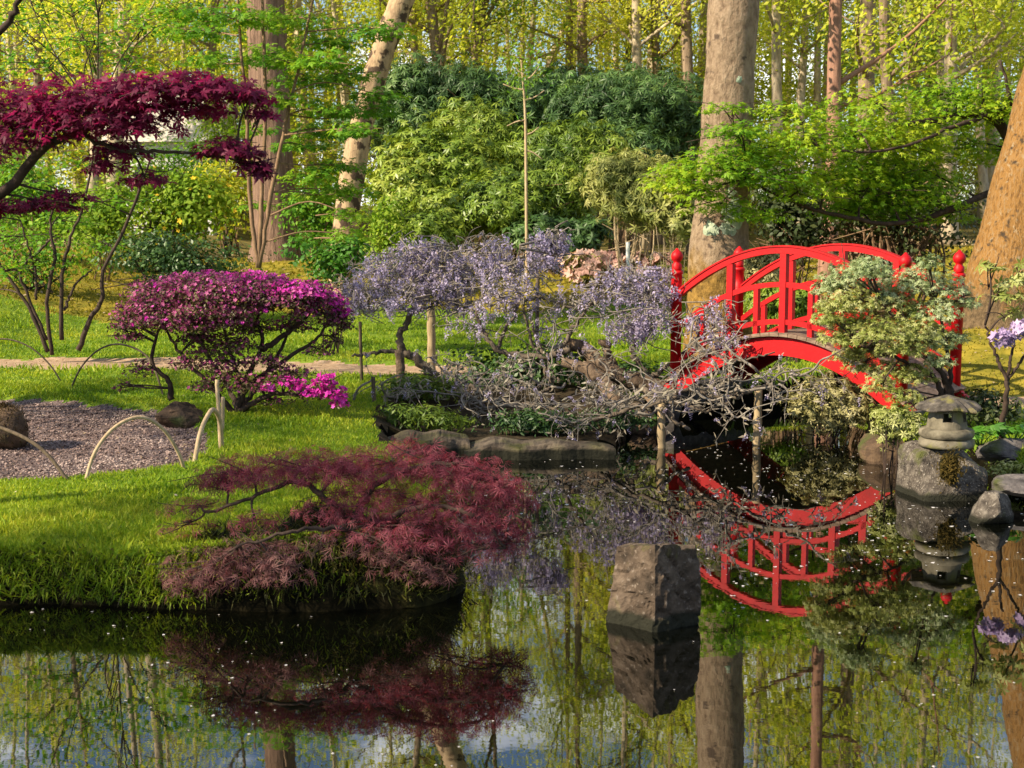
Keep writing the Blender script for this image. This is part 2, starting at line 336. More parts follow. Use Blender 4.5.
M['rock_dark'] = stonemat('dark_rock', [(.035, .03, .03), (.09, .08, .078), (.17, .15, .145)], 8, moss=(.06, .07, .02), mthr=(.55, .68), bumpd=.03)
M['rock_brown'] = stonemat('brown_rock', [(.03, .02, .013), (.075, .048, .03), (.14, .09, .05)], 8, moss=(.05, .06, .015), mthr=(.55, .66), bumpd=.03)
M['slab'] = stonemat('edging_slab', [(.035, .026, .018), (.085, .065, .046), (.17, .135, .10)], 6, moss=(.045, .045, .012), mthr=(.44, .6), bumpd=.04, wet_or_shade=(.04, .125))  # height band paints the face's shade into the colour along with waterline damp
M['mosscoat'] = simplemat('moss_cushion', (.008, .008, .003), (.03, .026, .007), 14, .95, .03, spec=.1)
M['housewall'] = simplemat('white_render', (.60, .60, .60), (.72, .71, .70), 3, .8, .003)
M['houseroof'] = simplemat('pale_roof', (.42, .38, .35), (.58, .53, .48), 6, .8, .01)
M['dark'] = simplemat('dark_glass', (.02, .022, .025), (.03, .03, .035), 3, .15, 0)

def watermat():
    m, nt, b, out = newmat('water')
    b.inputs['Base Color'].default_value = (.0015, .0018, .001, 1); b.inputs['Roughness'].default_value = .006
    b.inputs['IOR'].default_value = 3.0; b.inputs['Specular IOR Level'].default_value = .5
    geo = nt.nodes.new('ShaderNodeNewGeometry'); mp = nt.nodes.new('ShaderNodeMapping'); mp.inputs['Scale'].default_value = (1.0, 1.6, 1)
    nt.links.new(geo.outputs['Position'], mp.inputs[0])
    n1 = noise(nt, 5.0, 3, mp.outputs[0])
    bump(nt, b, n1, .03, .006); return m
M['water'] = watermat()

# ------------------------------------------------------------------ terrain
def sstep(a, b, x): t = np.clip((x - a) / (b - a), 0, 1); return t * t * (3 - 2 * t)
TH = R(40)
SPAN = np.array([math.cos(TH), -math.sin(TH), 0]); CROSS = np.array([math.sin(TH), math.cos(TH), 0])
NL = ad(676, 330, 14.3); NL[2] = 0
BL, BW = 2.46, 1.22
NRt = NL + SPAN * BL
def w2(p): return [float(p[0]), float(p[1])]
pond = [w2(at(x, y)) for x, y in [(-60, 606), (60, 606), (160, 611), (300, 613), (420, 608), (454, 592), (458, 565), (440, 505), (410, 468), (392, 448), (470, 451), (560, 450), (625, 447), (640, 436), (655, 420)]]
pond += [w2(NL + SPAN * .16 - CROSS * .1), w2(NL + SPAN * .2 + CROSS * 1.3), w2(NL + SPAN * .5 + CROSS * 3.0), w2(NL + SPAN * 1.4 + CROSS * 3.2),
         w2(NL + SPAN * (BL - .55) + CROSS * 1.3), w2(NL + SPAN * (BL - .35) - CROSS * .1)]
pond += [w2(at(x, y)) for x, y in [(872, 455), (890, 462), (912, 468), (950, 470), (985, 476), (1010, 490), (1070, 505), (1250, 540)]]
pond += [[9, 6], [9.5, 3.0], [5, 2.2], [-5, 2.2], [-9.5, 3.2], [-9, 7.7], [-5, 7.6]]
pond = np.array(pond)
bed_poly = np.array([w2(at(x, y, .28)) for x, y in [(378, 440), (376, 412), (398, 386), (470, 379), (560, 384), (630, 394), (690, 400), (690, 440)]])
def in_poly(x, y, P):
    P = np.asarray(P); r = np.zeros(x.shape, bool)
    for (x1, y1), (x2, y2) in zip(P, np.roll(P, -1, 0)):
        c = ((y1 > y) != (y2 > y)) & (x < (x2 - x1) * (y - y1) / (y2 - y1 + 1e-12) + x1); r ^= c
    return r
def sdist(x, y, P):
    P = np.asarray(P); d = np.full(x.shape, 1e9)
    for a, b in zip(P, np.roll(P, -1, 0)):
        e = b - a; t = np.clip(((x - a[0]) * e[0] + (y - a[1]) * e[1]) / (e @ e + 1e-12), 0, 1)
        d = np.minimum(d, np.hypot(x - a[0] - t * e[0], y - a[1] - t * e[1]))
    return np.where(in_poly(x, y, P), -d, d)
gravel_poly = np.array([w2(at(x, y, .24)) for x, y in [(-400, 486), (0, 484), (60, 483), (120, 476), (185, 467), (206, 456), (209, 442), (198, 427), (150, 409), (60, 402), (0, 400), (-400, 396)]])
path_poly = np.array([w2(at(x, y, .3)) for x, y in [(-500, 349), (100, 356), (300, 357), (430, 360), (560, 366), (640, 372), (690, 384), (690, 397), (620, 390), (560, 380), (420, 373), (300, 369), (100, 365), (-500, 358)]])
rpath_poly = np.array([w2(at(x, y, .42)) for x, y in [(925, 396), (1150, 392), (1150, 383), (935, 385)]])
rmoss_poly = np.array([w2(at(x, y, .42)) for x, y in [(900, 386), (1400, 384), (1500, 300), (870, 300)]])
def vnoise(x, y, s, seed):
    r = np.random.default_rng(seed); tab = r.random((64, 64)); x = x * s; y = y * s
    i = np.floor(x).astype(int); j = np.floor(y).astype(int); u = x - i; v = y - j; u = u * u * (3 - 2 * u); v = v * v * (3 - 2 * v)
    t = lambda a, b: tab[a % 64, b % 64]
    return (t(i, j) * (1 - u) + t(i + 1, j) * u) * (1 - v) + (t(i, j + 1) * (1 - u) + t(i + 1, j + 1) * u) * v - .5
MC = at(335, 560, .35)      # centre of the maple's mossy mound
def Hh(x, y):
    x = np.asarray(x, float); y = np.asarray(y, float)
    sd = sdist(x, y, pond)
    b = .27 + .85 * sstep(19, 32, y) + 1.2 * sstep(34, 70, y) + .04 * vnoise(x, y, .9, 1) + .03 * vnoise(x, y, 2.7, 2)
    b = b + .16 * np.exp(-((x - MC[0]) / .75) ** 2 - ((y - MC[1] - .1) / .45) ** 2)
    b = b + .45 * np.exp(-((x - 5.9) / 1.6) ** 2 - ((y - 16.8) / 1.7) ** 2)
    b = b + .35 * np.exp(-((x - 1.3) / 2.6) ** 2 - ((y - 26.0) / 2.2) ** 2)
    b = b + .20 * np.exp(-((x + 4.6) / 2) ** 2 - ((y - 28.5) / 2) ** 2)
    b = b + .12 * sstep(6.5, 9, np.abs(x)) * 3
    g = sdist(x, y, gravel_poly); b = b - .05 * sstep(.06, -.06, g)
    b = b - .19 * sstep(.1, -.45, sdist(x, y, bed_poly)) * sstep(14.5, 13.2, y)
    p = sdist(x, y, path_poly); b = b - .04 * sstep(.08, -.08, p)
    return -.55 + (b + .55) * sstep(-.12, .13, sd + .04 * vnoise(x, y, 5, 4))
def H1(x, y): return float(Hh(np.array([x]), np.array([y]))[0])
def gp(px, py):
    z = .3
    for _ in range(40): P = at(px, py, z); z = .6 * z + .4 * H1(P[0], P[1])
    P = at(px, py, z); P[2] = H1(P[0], P[1]); return P
def base(px, Y):
    p = ad(px, 300, Y); p[2] = H1(p[0], p[1]); return p

def build_ground():
    xs = np.concatenate([np.linspace(-120, -30, 7)[:-1], np.linspace(-30, -8.5, 28)[:-1], np.arange(-8.5, 8.5, .058), np.linspace(8.6, 30, 28), np.linspace(30, 120, 7)[1:]])
    ys = np.concatenate([np.linspace(-60, 2, 20)[:-1], np.linspace(2, 6.5, 30)[:-1], np.arange(6.5, 18.5, .055), np.linspace(18.6, 40, 90), np.linspace(41, 200, 24)])
    X, Y = np.meshgrid(xs, ys); Z = Hh(X, Y)
    V = np.stack([X, Y, Z], -1).reshape(-1, 3); nx = len(xs)
    i = np.arange(len(ys) - 1)[:, None] * nx; j = np.arange(nx - 1)[None]
    Q = np.stack([i + j, i + j + 1, i + nx + j + 1, i + nx + j], -1).reshape(-1, 4)
    c = V[Q].mean(1); reg = region(c[:, 0], c[:, 1])
    for k, (nm, mt) in enumerate([('lawn', 'lawn'), ('gravel_area', 'gravel'), ('footpath', 'path'), ('moss_ground', 'moss'), ('forest_floor', 'floor'), ('pond_bank', 'bank'), ('planting_bed', 'bed')]):
        q = Q[reg == k]
        if not len(q): continue
        u, inv = np.unique(q, return_inverse=True)
        g = G(); g.add(V[u], inv.reshape(-1, 4)); o = link_mesh(nm, g, M[mt], None, True); tag(o, kind='structure')
def region(x, y):
    r = np.zeros(x.shape, int)
    wob = .8 * vnoise(x, y, .5, 7) + .3 * vnoise(x, y, 2, 8)
    r[(y > 23.2 + wob * 2)] = 3
    r[in_poly(x, y, rmoss_poly)] = 3
    r[y > 30.5 + wob * 3] = 4
    r[in_poly(x + .05 * vnoise(x, y, 6, 9), y + .1 * vnoise(x, y, 5, 10), gravel_poly)] = 1
    r[in_poly(x, y + .12 * vnoise(x, y, 3, 11), path_poly) | in_poly(x, y + .1 * vnoise(x, y, 3, 11), rpath_poly)] = 2
    r[in_poly(x + .12 * vnoise(x, y, 3, 15), y + .2 * vnoise(x, y, 3, 16), bed_poly)] = 6
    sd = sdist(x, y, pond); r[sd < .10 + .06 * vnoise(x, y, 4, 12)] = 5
    return r
build_ground()
g = G(); g.add([[-12, 1.5, 0], [12, 1.5, 0], [12, 19, 0], [-12, 19, 0]], [[0, 1, 2, 3]])
tag(link_mesh('water', g, M['water']), kind='structure')

# ------------------------------------------------------------------ grass, moss tufts, petals (uncountable)
def blades(g, P, h, w, rng, lean=.45):
    n = len(P); a = rng.uniform(0, 2 * np.pi, n); s = np.stack([np.cos(a), np.sin(a), 0 * a], -1)
    d = rng.normal(0, lean, (n, 3)); d[:, 2] = 1; d = nrm(d)
    hh = h * rng.uniform(.5, 1.3, n); ww = w * rng.uniform(.7, 1.3, n)
    m = P + d * hh[:, None] * .55; tip = P + d * hh[:, None] + rng.normal(0, .25, (n, 3)) * hh[:, None] * [1, 1, .3]
    V = np.stack([P - s * ww[:, None] / 2, P + s * ww[:, None] / 2, m + s * ww[:, None] * .4, tip, m - s * ww[:, None] * .4], 1)
    g.add(V.reshape(-1, 3), (np.array([[0, 1, 2, 3, 4]])[None] + (np.arange(n) * 5)[:, None, None]).reshape(-1, 5))
def view_points(rng, n, y0, y1, margin=60):
    y = rng.uniform(y0 ** 1, y1, n); u = rng.uniform(-(512 + margin), 512 + margin, n) / F
    return u * y, y
def grassfield():
    rng = np.random.default_rng(11); g = G(); g2 = G(); gfr = G()
    for y0, y1, n, h, w in [(6.9, 9, 90000, .032, .006), (9, 12, 90000, .032, .008), (12, 16, 80000, .036, .011), (16, 24.5, 80000, .045, .016)]:
        x, y = view_points(rng, int(n * 1.45), y0, y1, 320); r = region(x, y); sd = sdist(x, y, pond)
        k = (r == 0) & (sd > .02) & ~((((x - MC[0]) / .95) ** 2 + ((y - MC[1] + .1) / .42) ** 2 < 1) & (y < 8.6)); P = np.stack([x[k], y[k], Hh(x[k], y[k]) - .004], -1)
        tall = 1 + .7 * (vnoise(P[:, 0], P[:, 1], 1.6, 21) > .18)
        blades(g, P, h * tall, w, rng)
        # longer blades hanging over the water edge
        e = (r != 1) & (r != 2) & ~((y > 11.0) & (x > -1.25) & (x < 2)) & (sd > -.02) & (sd < .16) & (y < 12); P = np.stack([x[e], y[e], Hh(x[e], y[e])], -1)
        P = P[P[:, 2] > .05]; blades(g, P, .05, w, rng, .9)
    for a, b, n in [(-3, 3.2, 0), ]:
        m = 100000; x = rng.uniform(-5.5, .3, m); y = rng.uniform(7.0, 12.5, m); sd = sdist(x, y, pond); k = (np.abs(sd - .03) < .10) & (region(x, y) != 1)
        x, y = np.repeat(x[k], 6), np.repeat(y[k], 6); x = x + rng.normal(0, .02, len(x)); y = y + rng.normal(0, .02, len(x)); P = np.stack([x, y, Hh(x, y)], -1); P = P[P[:, 2] > .02]; P = P[~((P[:, 0] > MC[0] - .75) & (P[:, 1] < 8.2)) & ~((P[:, 1] > 11.0) & (P[:, 0] > -1.25))]
        blades(g, P, .075, .006, rng, 1.2)
        m = 140000; x = rng.uniform(-5.5, .4, m); y = rng.uniform(6.9, 12.3, m); sd = sdist(x, y, pond); k = (sd > .03) & (sd < .16) & ~((y > 11.0) & (x > -1.25)) & ((y < 8.7) | (rng.random(m) < .5)); x, y, sd = x[k], y[k], sd[k]
        ox = -(sdist(x + .02, y, pond) - sd) / .02; oy = -(sdist(x, y + .02, pond) - sd) / .02
        P = np.stack([x, y, Hh(x, y)], -1); nb = len(P); P = np.repeat(P, 4, 0) + rng.normal(0, .012, (nb * 4, 3)); D = np.repeat(np.stack([ox, oy, np.full(nb, -.35)], -1), 4, 0)
        D = nrm(D * rng.uniform(.3, 1.2, (len(D), 1)) + rng.normal(0, .45, D.shape)); S = nrm(np.cross(D, rng.normal(0, 1, D.shape))); L = rng.uniform(.025, .085, (len(D), 1)) * np.where(rng.random((len(D), 1)) < .08, 1.8, 1); wv = .006
        V = np.stack([P - S * wv / 2, P + S * wv / 2, P + D * L * .55 + S * wv * .35 + [0, 0, .008], P + D * L - np.array([0, 0, .35]) * L, P + D * L * .55 - S * wv * .35 + [0, 0, .008]], 1)
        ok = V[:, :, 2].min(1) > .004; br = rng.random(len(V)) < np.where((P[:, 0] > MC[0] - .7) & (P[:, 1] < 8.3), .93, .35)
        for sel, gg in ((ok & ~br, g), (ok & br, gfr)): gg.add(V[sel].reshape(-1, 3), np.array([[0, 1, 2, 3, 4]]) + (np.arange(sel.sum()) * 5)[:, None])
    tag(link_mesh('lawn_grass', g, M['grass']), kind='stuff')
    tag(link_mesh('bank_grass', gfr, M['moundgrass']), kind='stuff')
    for y0, y1, n, h, w in [(12, 20, 26000, .035, .014), (22, 33, 40000, .06, .03)]:
        x, y = view_points(rng, n, y0, y1); r = region(x, y); k = r == 3
        P = np.stack([x[k], y[k], Hh(x[k], y[k])], -1); blades(g2, P, h, w, rng, .7)
    tag(link_mesh('moss_tufts', g2, M['mossblade']), kind='stuff')
grassfield()
def petals():
    rng = np.random.default_rng(5); g = G(); y = 5 + 9 * rng.random(5200) ** .9; x = rng.uniform(-.42, .42, 5200) * y
    sd = sdist(x, y, pond); dens = .12 + 1.9 * np.clip(vnoise(x, y, .8, 31) + vnoise(x, y, 2.3, 32) + .15, 0, 1) + .9 * (sd > -.16)
    k = (sd < -.03) & (rng.random(5200) < dens * (.16 + .6 * sstep(6.5, 9.0, y))); P = np.stack([x[k], y[k], np.full(k.sum(), .005)], -1)
    n = len(P); N = nrm(np.array([0, 0, 1.]) + rng.normal(0, .06, (n, 3)))
    scatter(g, (kite(.8, 1, 0) - [0, .5, 0], np.array([[0, 1, 2, 3]])), P, N, rng.choice([.010, .016, .024, .034], n, p=[.35, .35, .2, .1]) * np.interp(P[:, 1], [5, 9], [.5, 1.0]), rng)
    tag(link_mesh('floating_petals', g, M['petal']), kind='stuff')
petals()
def litter():
    rng = np.random.default_rng(6); g = G()
    x, y = view_points(rng, 40000, 9, 36); r = region(x, y); dz = sdist(x, y, gravel_poly)
    k = ((r == 1) & (rng.random(len(x)) < np.where(np.abs(dz) < .3, np.where(x > -4.2, .9, .4), .07))) | ((r == 2) & (rng.random(len(x)) < .25)) | ((r == 4)) | ((r == 3) & (rng.random(len(x)) < .25))
    P = np.stack([x[k], y[k], Hh(x[k], y[k]) + .01], -1)
    scatter(g, T_KITE, P, upn(rng, len(P), .4), np.where(P[:, 1] > 20, .09, .035), rng)
    k = (r == 0) & (rng.random(len(x)) < .05); P = np.stack([x[k], y[k], Hh(x[k], y[k]) + .02], -1); scatter(g, T_KITE, P, upn(rng, len(P), .4), .026, rng)
    gs = G(); x = rng.uniform(-5.5, -1.5, 60000); y = rng.uniform(9.0, 14.2, 60000); k = (region(x, y) == 1); P = np.stack([x[k], y[k], Hh(x[k], y[k]) + .004], -1)
    scatter(gs, (kite(.9, 1, 0) - [0, .5, -.12], np.array([[0, 1, 2, 3]])), P, upn(rng, len(P), .45), rng.choice([.012, .018, .027], len(P), p=[.5, .35, .15]), rng); tag(link_mesh('gravel_stones', gs, M['stones']), kind='stuff')
    tag(link_mesh('fallen_leaves', g, M['litter']), kind='stuff')
litter()

# ------------------------------------------------------------------ bridge
def bridge():
    root = thing('arched_bridge', 'bright red arched wooden footbridge spanning the pond', 'bridge', NL + SPAN * BL / 2 + CROSS * BW / 2)
    RISE = .50
    arc = lambda t: RISE * (1 - (2 * t - 1) ** 2)
    def P(t, c, z): t = np.asarray(t, float)[..., None]; return NL + SPAN * BL * t + CROSS * c + np.array([0, 0, 1]) * z
    ts = np.linspace(0, 1, 33)
    def arcp(c, z, a=0, b=1, n=33):
        t = np.linspace(a, b, n); p = P(t, c, 0.0); p[:, 2] = z + arc(t); return p
    for c in (0.0, BW):
        g = G(); sweep(g, arcp(c, .338, -.045, 1.045), .07, .175, CROSS); link_mesh('arch_beam', g, M['red'], root)
        for nm, z, w, h in (('top_rail', 1.265, .07, .062), ('middle_rail', .935, .05, .05), ('bottom_rail', .575, .05, .05)):
            g = G(); sweep(g, arcp(c, z, .02, .98), w, h, CROSS)
            if nm == 'top_rail': sweep(g, arcp(c, z + .039, .02, .98), .09, .016, CROSS)
            link_mesh(nm, g, M['red'], root)
        for t in (0, 1):
            g = G(); b = P(t, c, 0.0)
            prof = [(.056, .05), (.056, 1.28), (.066, 1.285), (.066, 1.31), (.056, 1.315), (.056, 1.50), (.064, 1.505), (.064, 1.53), (.05, 1.54)]
            lathe(g, prof, b, 18); po = link_mesh('end_post', g, M['red'], root, True)
            g = G(); lathe(g, [(.046, 1.54), (.05, 1.555), (.05, 1.60), (.036, 1.615), (.034, 1.63), (.052, 1.645), (.062, 1.675), (.06, 1.70), (.046, 1.725), (.024, 1.745), (.008, 1.765)], b, 18)
            link_mesh('finial', g, M['red'], po, True)
        for t in (.26, .5, .74):
            g = G(); z0 = .44 + arc(t); z1 = 1.233 + arc(t); p = P(t, c, (z0 + z1) / 2); box(g, p, (.066, .066, z1 - z0), -TH); link_mesh('tall_baluster', g, M['red'], root)
        for t in (.13, .38, .62, .87):
            g = G(); z0 = .44 + arc(t); z1 = .912 + arc(t); p = P(t, c, (z0 + z1) / 2); box(g, p, (.05, .05, z1 - z0), -TH); link_mesh('short_baluster', g, M['red'], root)
    g = G(); n = 26
    for i in range(n):
        t = (i + .5) / n * 1.06 - .03; sl_ = math.atan2(RISE * -4 * (2 * t - 1) / BL, 1.0)
        ax = SPAN * math.cos(sl_) + np.array([0, 0, math.sin(sl_)]); nz = np.cross(ax, CROSS); nz = nz * np.sign(nz[2])
        p = P(t, BW / 2, .455 + arc(t)); box(g, p, (BL * 1.06 / n / math.cos(sl_) - .006, BW + .18, .035), axes=[ax, CROSS, nz])
    link_mesh('deck', g, M['deck'], root)
    for e, t in ((0, -.02), (1, 1.02)):
        g = G(); box(g, P(t, BW / 2, .13), (.28, BW + .3, .40), -TH); o = link_mesh('abutment', g, M['rock_dark'], root)
bridge()

# ------------------------------------------------------------------ rocks
def rockmesh(g, c, s, rng, amp=.18, flat=.0, rot=0, blocky=3.2, n=26, cuts=(10, .72)):
    u = np.linspace(0, 2 * np.pi, n, endpoint=False); v = np.linspace(-.5 * np.pi, .5 * np.pi, n // 2 + 1)
    U, Vv = np.meshgrid(u, v); d = np.stack([np.cos(Vv) * np.cos(U), np.cos(Vv) * np.sin(U), np.sin(Vv)], -1)
    r = (np.abs(d) ** blocky).sum(-1) ** (-1 / blocky)
    f = np.zeros_like(r)
    for k in range(cuts[0]):
        w = nrm(rng.normal(size=3)); pr = rng.uniform(cuts[1], cuts[1] + .28); cut = pr / np.clip((d @ w), .01, None); r = np.where((d @ w) > .3, np.minimum(r, cut * (1 - amp * .4)), r)
    for k in range(14):
        w = rng.normal(size=3) * (2 + k * .6); f += np.sin(d @ w + rng.uniform(0, 6)) / (2 + k)
    p = d * (r * (1 + amp * .35 * f))[..., None] * np.array(s) / 2
    cz, sz = math.cos(rot), math.sin(rot); p = p @ np.array([[cz, sz, 0], [-sz, cz, 0], [0, 0, 1]]) + np.array(c)
    m, k = U.shape; i = np.arange(m - 1)[:, None] * k; j = np.arange(k)[None]; j2 = (j + 1) % k
    g.add(p.reshape(-1, 3), np.stack([i + j, i + j2, i + k + j2, i + k + j], -1).reshape(-1, 4))
def rock(name, label, px, py, zc, s, mat, seed, amp=.2, rot=0, blocky=3.2, Y=None, cat='rock', group=None):
    rng = np.random.default_rng(seed); c = at(px, py, 0.0) if Y is None else base(px, Y)
    root_z = c[2]; g = G(); rockmesh(g, (c[0], c[1], root_z + zc), s, rng, amp, 0, rot, blocky, 40)
    o = link_mesh(name, g, mat); return tag(o, label, cat, group)

def pond_rock():
    rng = np.random.default_rng(2)
    A = at(606, 622); Bc = at(655, 634); C = at(700, 624)   # waterline corners: left, nearest, right
    back = Bc + np.array([0.03, .42, 0]); ring0 = [A, Bc, C, C + [-.05, .30, 0], back, A + [.08, .26, 0]]
    top = [ad(617, 548, A[1] + .06), ad(655, 545, Bc[1] + .03), ad(697, 548, C[1] + .02)]
    zt = [p[2] for p in top]; top += [top[2] + [-.03, .20, -.055], top[1] + [.02, .30, -.075], top[0] + [.06, .2, -.06]]
    r0 = np.array(ring0); r1 = np.array(top); K = 26; S = 16
    def ringpts(r):
        out = []
        for a, b in zip(r, np.roll(r, -1, 0)):
            for t in np.linspace(0, 1, S, endpoint=False): out.append(a * (1 - t) + b * t)
        return np.array(out)
    R0, R1 = ringpts(r0), ringpts(r1); low = R0 * 1.0; low[:, 2] = -.3
    rows = [low] + [R0 * (1 - t) + R1 * t for t in np.linspace(0, 1, K)]
    cen = R1.mean(0)
    rows += [cen + (R1 - cen) * s + [0, 0, .012 * (1 - s)] for s in (.93, .6, .25, .02)]
    V = np.array(rows); n = V.shape[1]; cc = V.mean((0, 1))
    d = nrm(V - cc); f = np.zeros(V.shape[:2])
    for k in range(16): w = rng.normal(size=3) * (8 + 5 * k); f += np.sin(V @ w + rng.uniform(0, 6)) / (1.5 + k)
    V = V + d * (f * .019)[..., None]
    fl = np.abs(np.sin(V @ np.array([9., 5., 13.]) + 2 * np.sin(V @ np.array([4., 11., 6.])))); V = V - d * (np.clip(.22 - fl, 0, 1) * .09)[..., None]
    g = G(); i = np.arange(len(rows) - 1)[:, None] * n; j = np.arange(n)[None]; j2 = (j + 1) % n
    g.add(V.reshape(-1, 3), np.stack([i + j, i + j2, i + n + j2, i + n + j], -1).reshape(-1, 4), (len(rows) - 1) * n + np.arange(n)[None])
    tag(link_mesh('pond_rock', g, M['rock']), 'tall brown angular rock rising alone from the open water', 'rock')
pond_rock()

# lantern and its boulder
LB = ad(945, 470, 10.45); LB[2] = 0
def lantern():
    rng = np.random.default_rng(18)
    b = thing('lantern_boulder', 'blocky grey boulder in the water carrying the stone lantern', 'boulder', LB)
    g = G(); rockmesh(g, LB + [.0, 0, .03], (.565, .56, .72), rng, .25, 0, .2, 7, 72, (7, 1.0)); link_mesh('boulder', g, M['boulder'], b)
    zt = .372
    g = G(); mc = ad(950, 470, LB[1] - .30); 
    rockmesh(g, mc + [0, .02, .02], (.17, .08, .24), rng, .4, 0, 0, 2.2, 30); mo = link_mesh('moss', g, M['mosscoat'], b, True)
    g = G(); P = mc + rng.normal(0, 1, (900, 3)) * [.042, .02, .055] + [0, -.025, .02]; scatter(g, T_LONG, P, nrm(rng.normal(0, 1, (900, 3)) + [0, -1, .2]), .028, rng); link_mesh('moss_fronds', g, M['mossdark'], mo)
    c = LB + [-.005, -.02, 0]
    L = thing('stone_lantern', 'squat weathered stone lantern with mossy wide cap on boulder', 'lantern', c + [0, 0, zt])
    g = G(); lathe(g, [(.20, zt), (.205, zt + .02), (.20, zt + .05), (.185, zt + .062)], c, 28, .012, rng); link_mesh('base_ring', g, M['lantern'], L, True)
    g = G(); lathe(g, [(.175, zt + .063), (.198, zt + .075), (.205, zt + .10), (.198, zt + .125), (.165, zt + .14)], c, 28, .008, rng); link_mesh('upper_ring', g, M['lantern'], L, True)
    # fire chamber: shell with window openings
    n, k = 48, 12; a = np.linspace(0, 2 * np.pi, n, endpoint=False); z0, z1 = zt + .141, zt + .30; V = []
    for rad in (0, 1):
        for i in range(k + 1):
            t = i / k; r = (.150 - .022 * t) if rad == 0 else (.115 - .02 * t)
            V.append(np.stack([r * np.cos(a), r * np.sin(a), np.full(n, z0 + (z1 - z0) * t)], -1) + c)
    V = np.concatenate(V); q = []; N1 = (k + 1) * n
    def hole(i, j):
        for wa, hw in ((-1.80, .26), (-.72, .15), (.9, .26), (2.3, .2)):
            dd = (a[j] + math.pi / n - wa + math.pi) % (2 * math.pi) - math.pi
            if abs(dd) < hw and 4 <= i < 9: return True
        return False
    for i in range(k):
        for j in range(n):
            j2 = (j + 1) % n; A = [i * n + j, i * n + j2, (i + 1) * n + j2, (i + 1) * n + j]
            if hole(i, j):
                for (di, dj, e) in ((-1, 0, (0, 1)), (1, 0, (2, 3)), (0, -1, (3, 0)), (0, 1, (1, 2))):
                    if not (0 <= i + di < k and hole(i + di, (j + dj) % n)): q.append([A[e[0]], A[e[1]], A[e[1]] + N1, A[e[0]] + N1])
            else: q.append(A); q.append([x + N1 for x in A[::-1]])
    g = G(); g.add(V, q); link_mesh('fire_chamber', g, M['lantern'], L, False)
    g = G(); n = 40; rr = 1 + .05 * np.sin(np.arange(n) * .9 + 1) + rng.normal(0, .05, n); rows = []
    for r, z in [(.09, .300), (.15, .298), (.205, .288), (.232, .285), (.238, .292), (.232, .303), (.205, .322), (.15, .345), (.10, .362), (.05, .376), (.02, .386), (.004, .388)]:
        w = 1 + (rr - 1) * min(1, r / .2); zz = z + .012 * np.sin(np.arange(n) * .63 + r * 9) * (r > .15)
        rows.append(np.stack([r * w * np.cos(2 * np.pi * np.arange(n) / n), r * w * np.sin(2 * np.pi * np.arange(n) / n), zt + zz], -1) + c)
    V = np.concatenate(rows); i = np.arange(len(rows) - 1)[:, None] * n; j = np.arange(n)[None]; j2 = (j + 1) % n
    g.add(V, np.stack([i + j, i + j2, i + n + j2, i + n + j], -1).reshape(-1, 4), np.arange(n)[None, ::-1]); link_mesh('cap', g, M['lantern_cap'], L, False)
lantern()
rock('shore_rock', 'small rounded grey rock in the water beside the lantern boulder', 990, 520, .05, (.32, .32, .32), M['boulder'], 21, .2, .3)
rock('shore_rock', 'flat dark overhanging stone at the right edge above water', 1030, 505, .13, (.46, .5, .14), M['rock_dark'], 22, .2, .1, 5)
def yrock(name, label, px, py, Y, s, mat, seed, blocky=4, rot=0, amp=.2):
    rng = np.random.default_rng(seed); c = ad(px, py, Y); g = G(); rockmesh(g, c, s, rng, amp, 0, rot, blocky, 40); return tag(link_mesh(name, g, mat), label, 'rock')
yrock('shore_rock', 'square purple grey stone below the hosta leaves', 1006, 452, 10.9, (.42, .3, .22), M['rock_dark'], 23, 6)
yrock('shore_rock', 'brown mossy bank rock left of the lantern boulder', 888, 452, 11.9, (.5, .4, .55), M['rock_brown'], 24, 3)
yrock('bank_rock', 'dark brown split rock under the pink azalea', 178, 414, 12.4, (.50, .34, .30), M['rock_brown'], 35, 2.4, .4, .6)
yrock('bank_rock', 'dark slanting rock in the hollow left of the bridge', 640, 425, 13.6, (.6, .4, .35), M['rock_brown'], 26, 3)
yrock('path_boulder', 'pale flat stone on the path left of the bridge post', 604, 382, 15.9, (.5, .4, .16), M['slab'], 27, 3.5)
# edging slabs
def slabs():
    for k, (x0, x1, y0, label) in enumerate([(386, 470, 432, 'short weathered edging slab standing higher at the pond edge'), (464, 616, 438, 'long weathered edging slab lying along the pond edge')]):
        rng = np.random.default_rng(40 + k); zt = .125 + .04 * (k == 0); A = at(x0, y0 + 8, zt); B = at(x1, y0 + 7, zt)
        d = nrm(B - A); n = np.array([-d[1], d[0], 0]); m = 40; g = G(); rows = []
        for t in np.linspace(0, 1, m):
            p = A + (B - A) * t - np.array([0, 0, 1]) * (.05 * (1 - min(1, 6 * min(t, 1 - t))) + .012 * math.sin(t * 17 + k)); f = rng.normal(0, .003) + .02 * math.sin(t * 9 + k) + .012 * math.sin(t * 23 + 2 * k); w = .5 * (1 - .55 * t * k) * (1 if 0 < t < 1 else .85)
            rows.append([p + n * f - [0, 0, .3], p + n * f + [0, 0, rng.normal(0, .004) - .02 - .02 * math.sin(t * 13 + k) ** 2], p + n * (.02 + f) + [0, 0, rng.normal(0, .003)], p + n * w * .5 + [0, 0, rng.normal(.004, .004)], p + n * w + [0, 0, 0], p + n * w - [0, 0, .3]])
        V = np.array(rows); kk = 6; i = np.arange(m - 1)[:, None] * kk; j = np.arange(kk)[None]; j2 = (j + 1) % kk
        g.add(V.reshape(-1, 3), np.stack([i + j, i + kk + j, i + kk + j2, i + j2], -1).reshape(-1, 4), np.arange(kk)[None], (m - 1) * kk + np.arange(kk)[None, ::-1])
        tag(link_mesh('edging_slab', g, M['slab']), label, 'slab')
slabs()

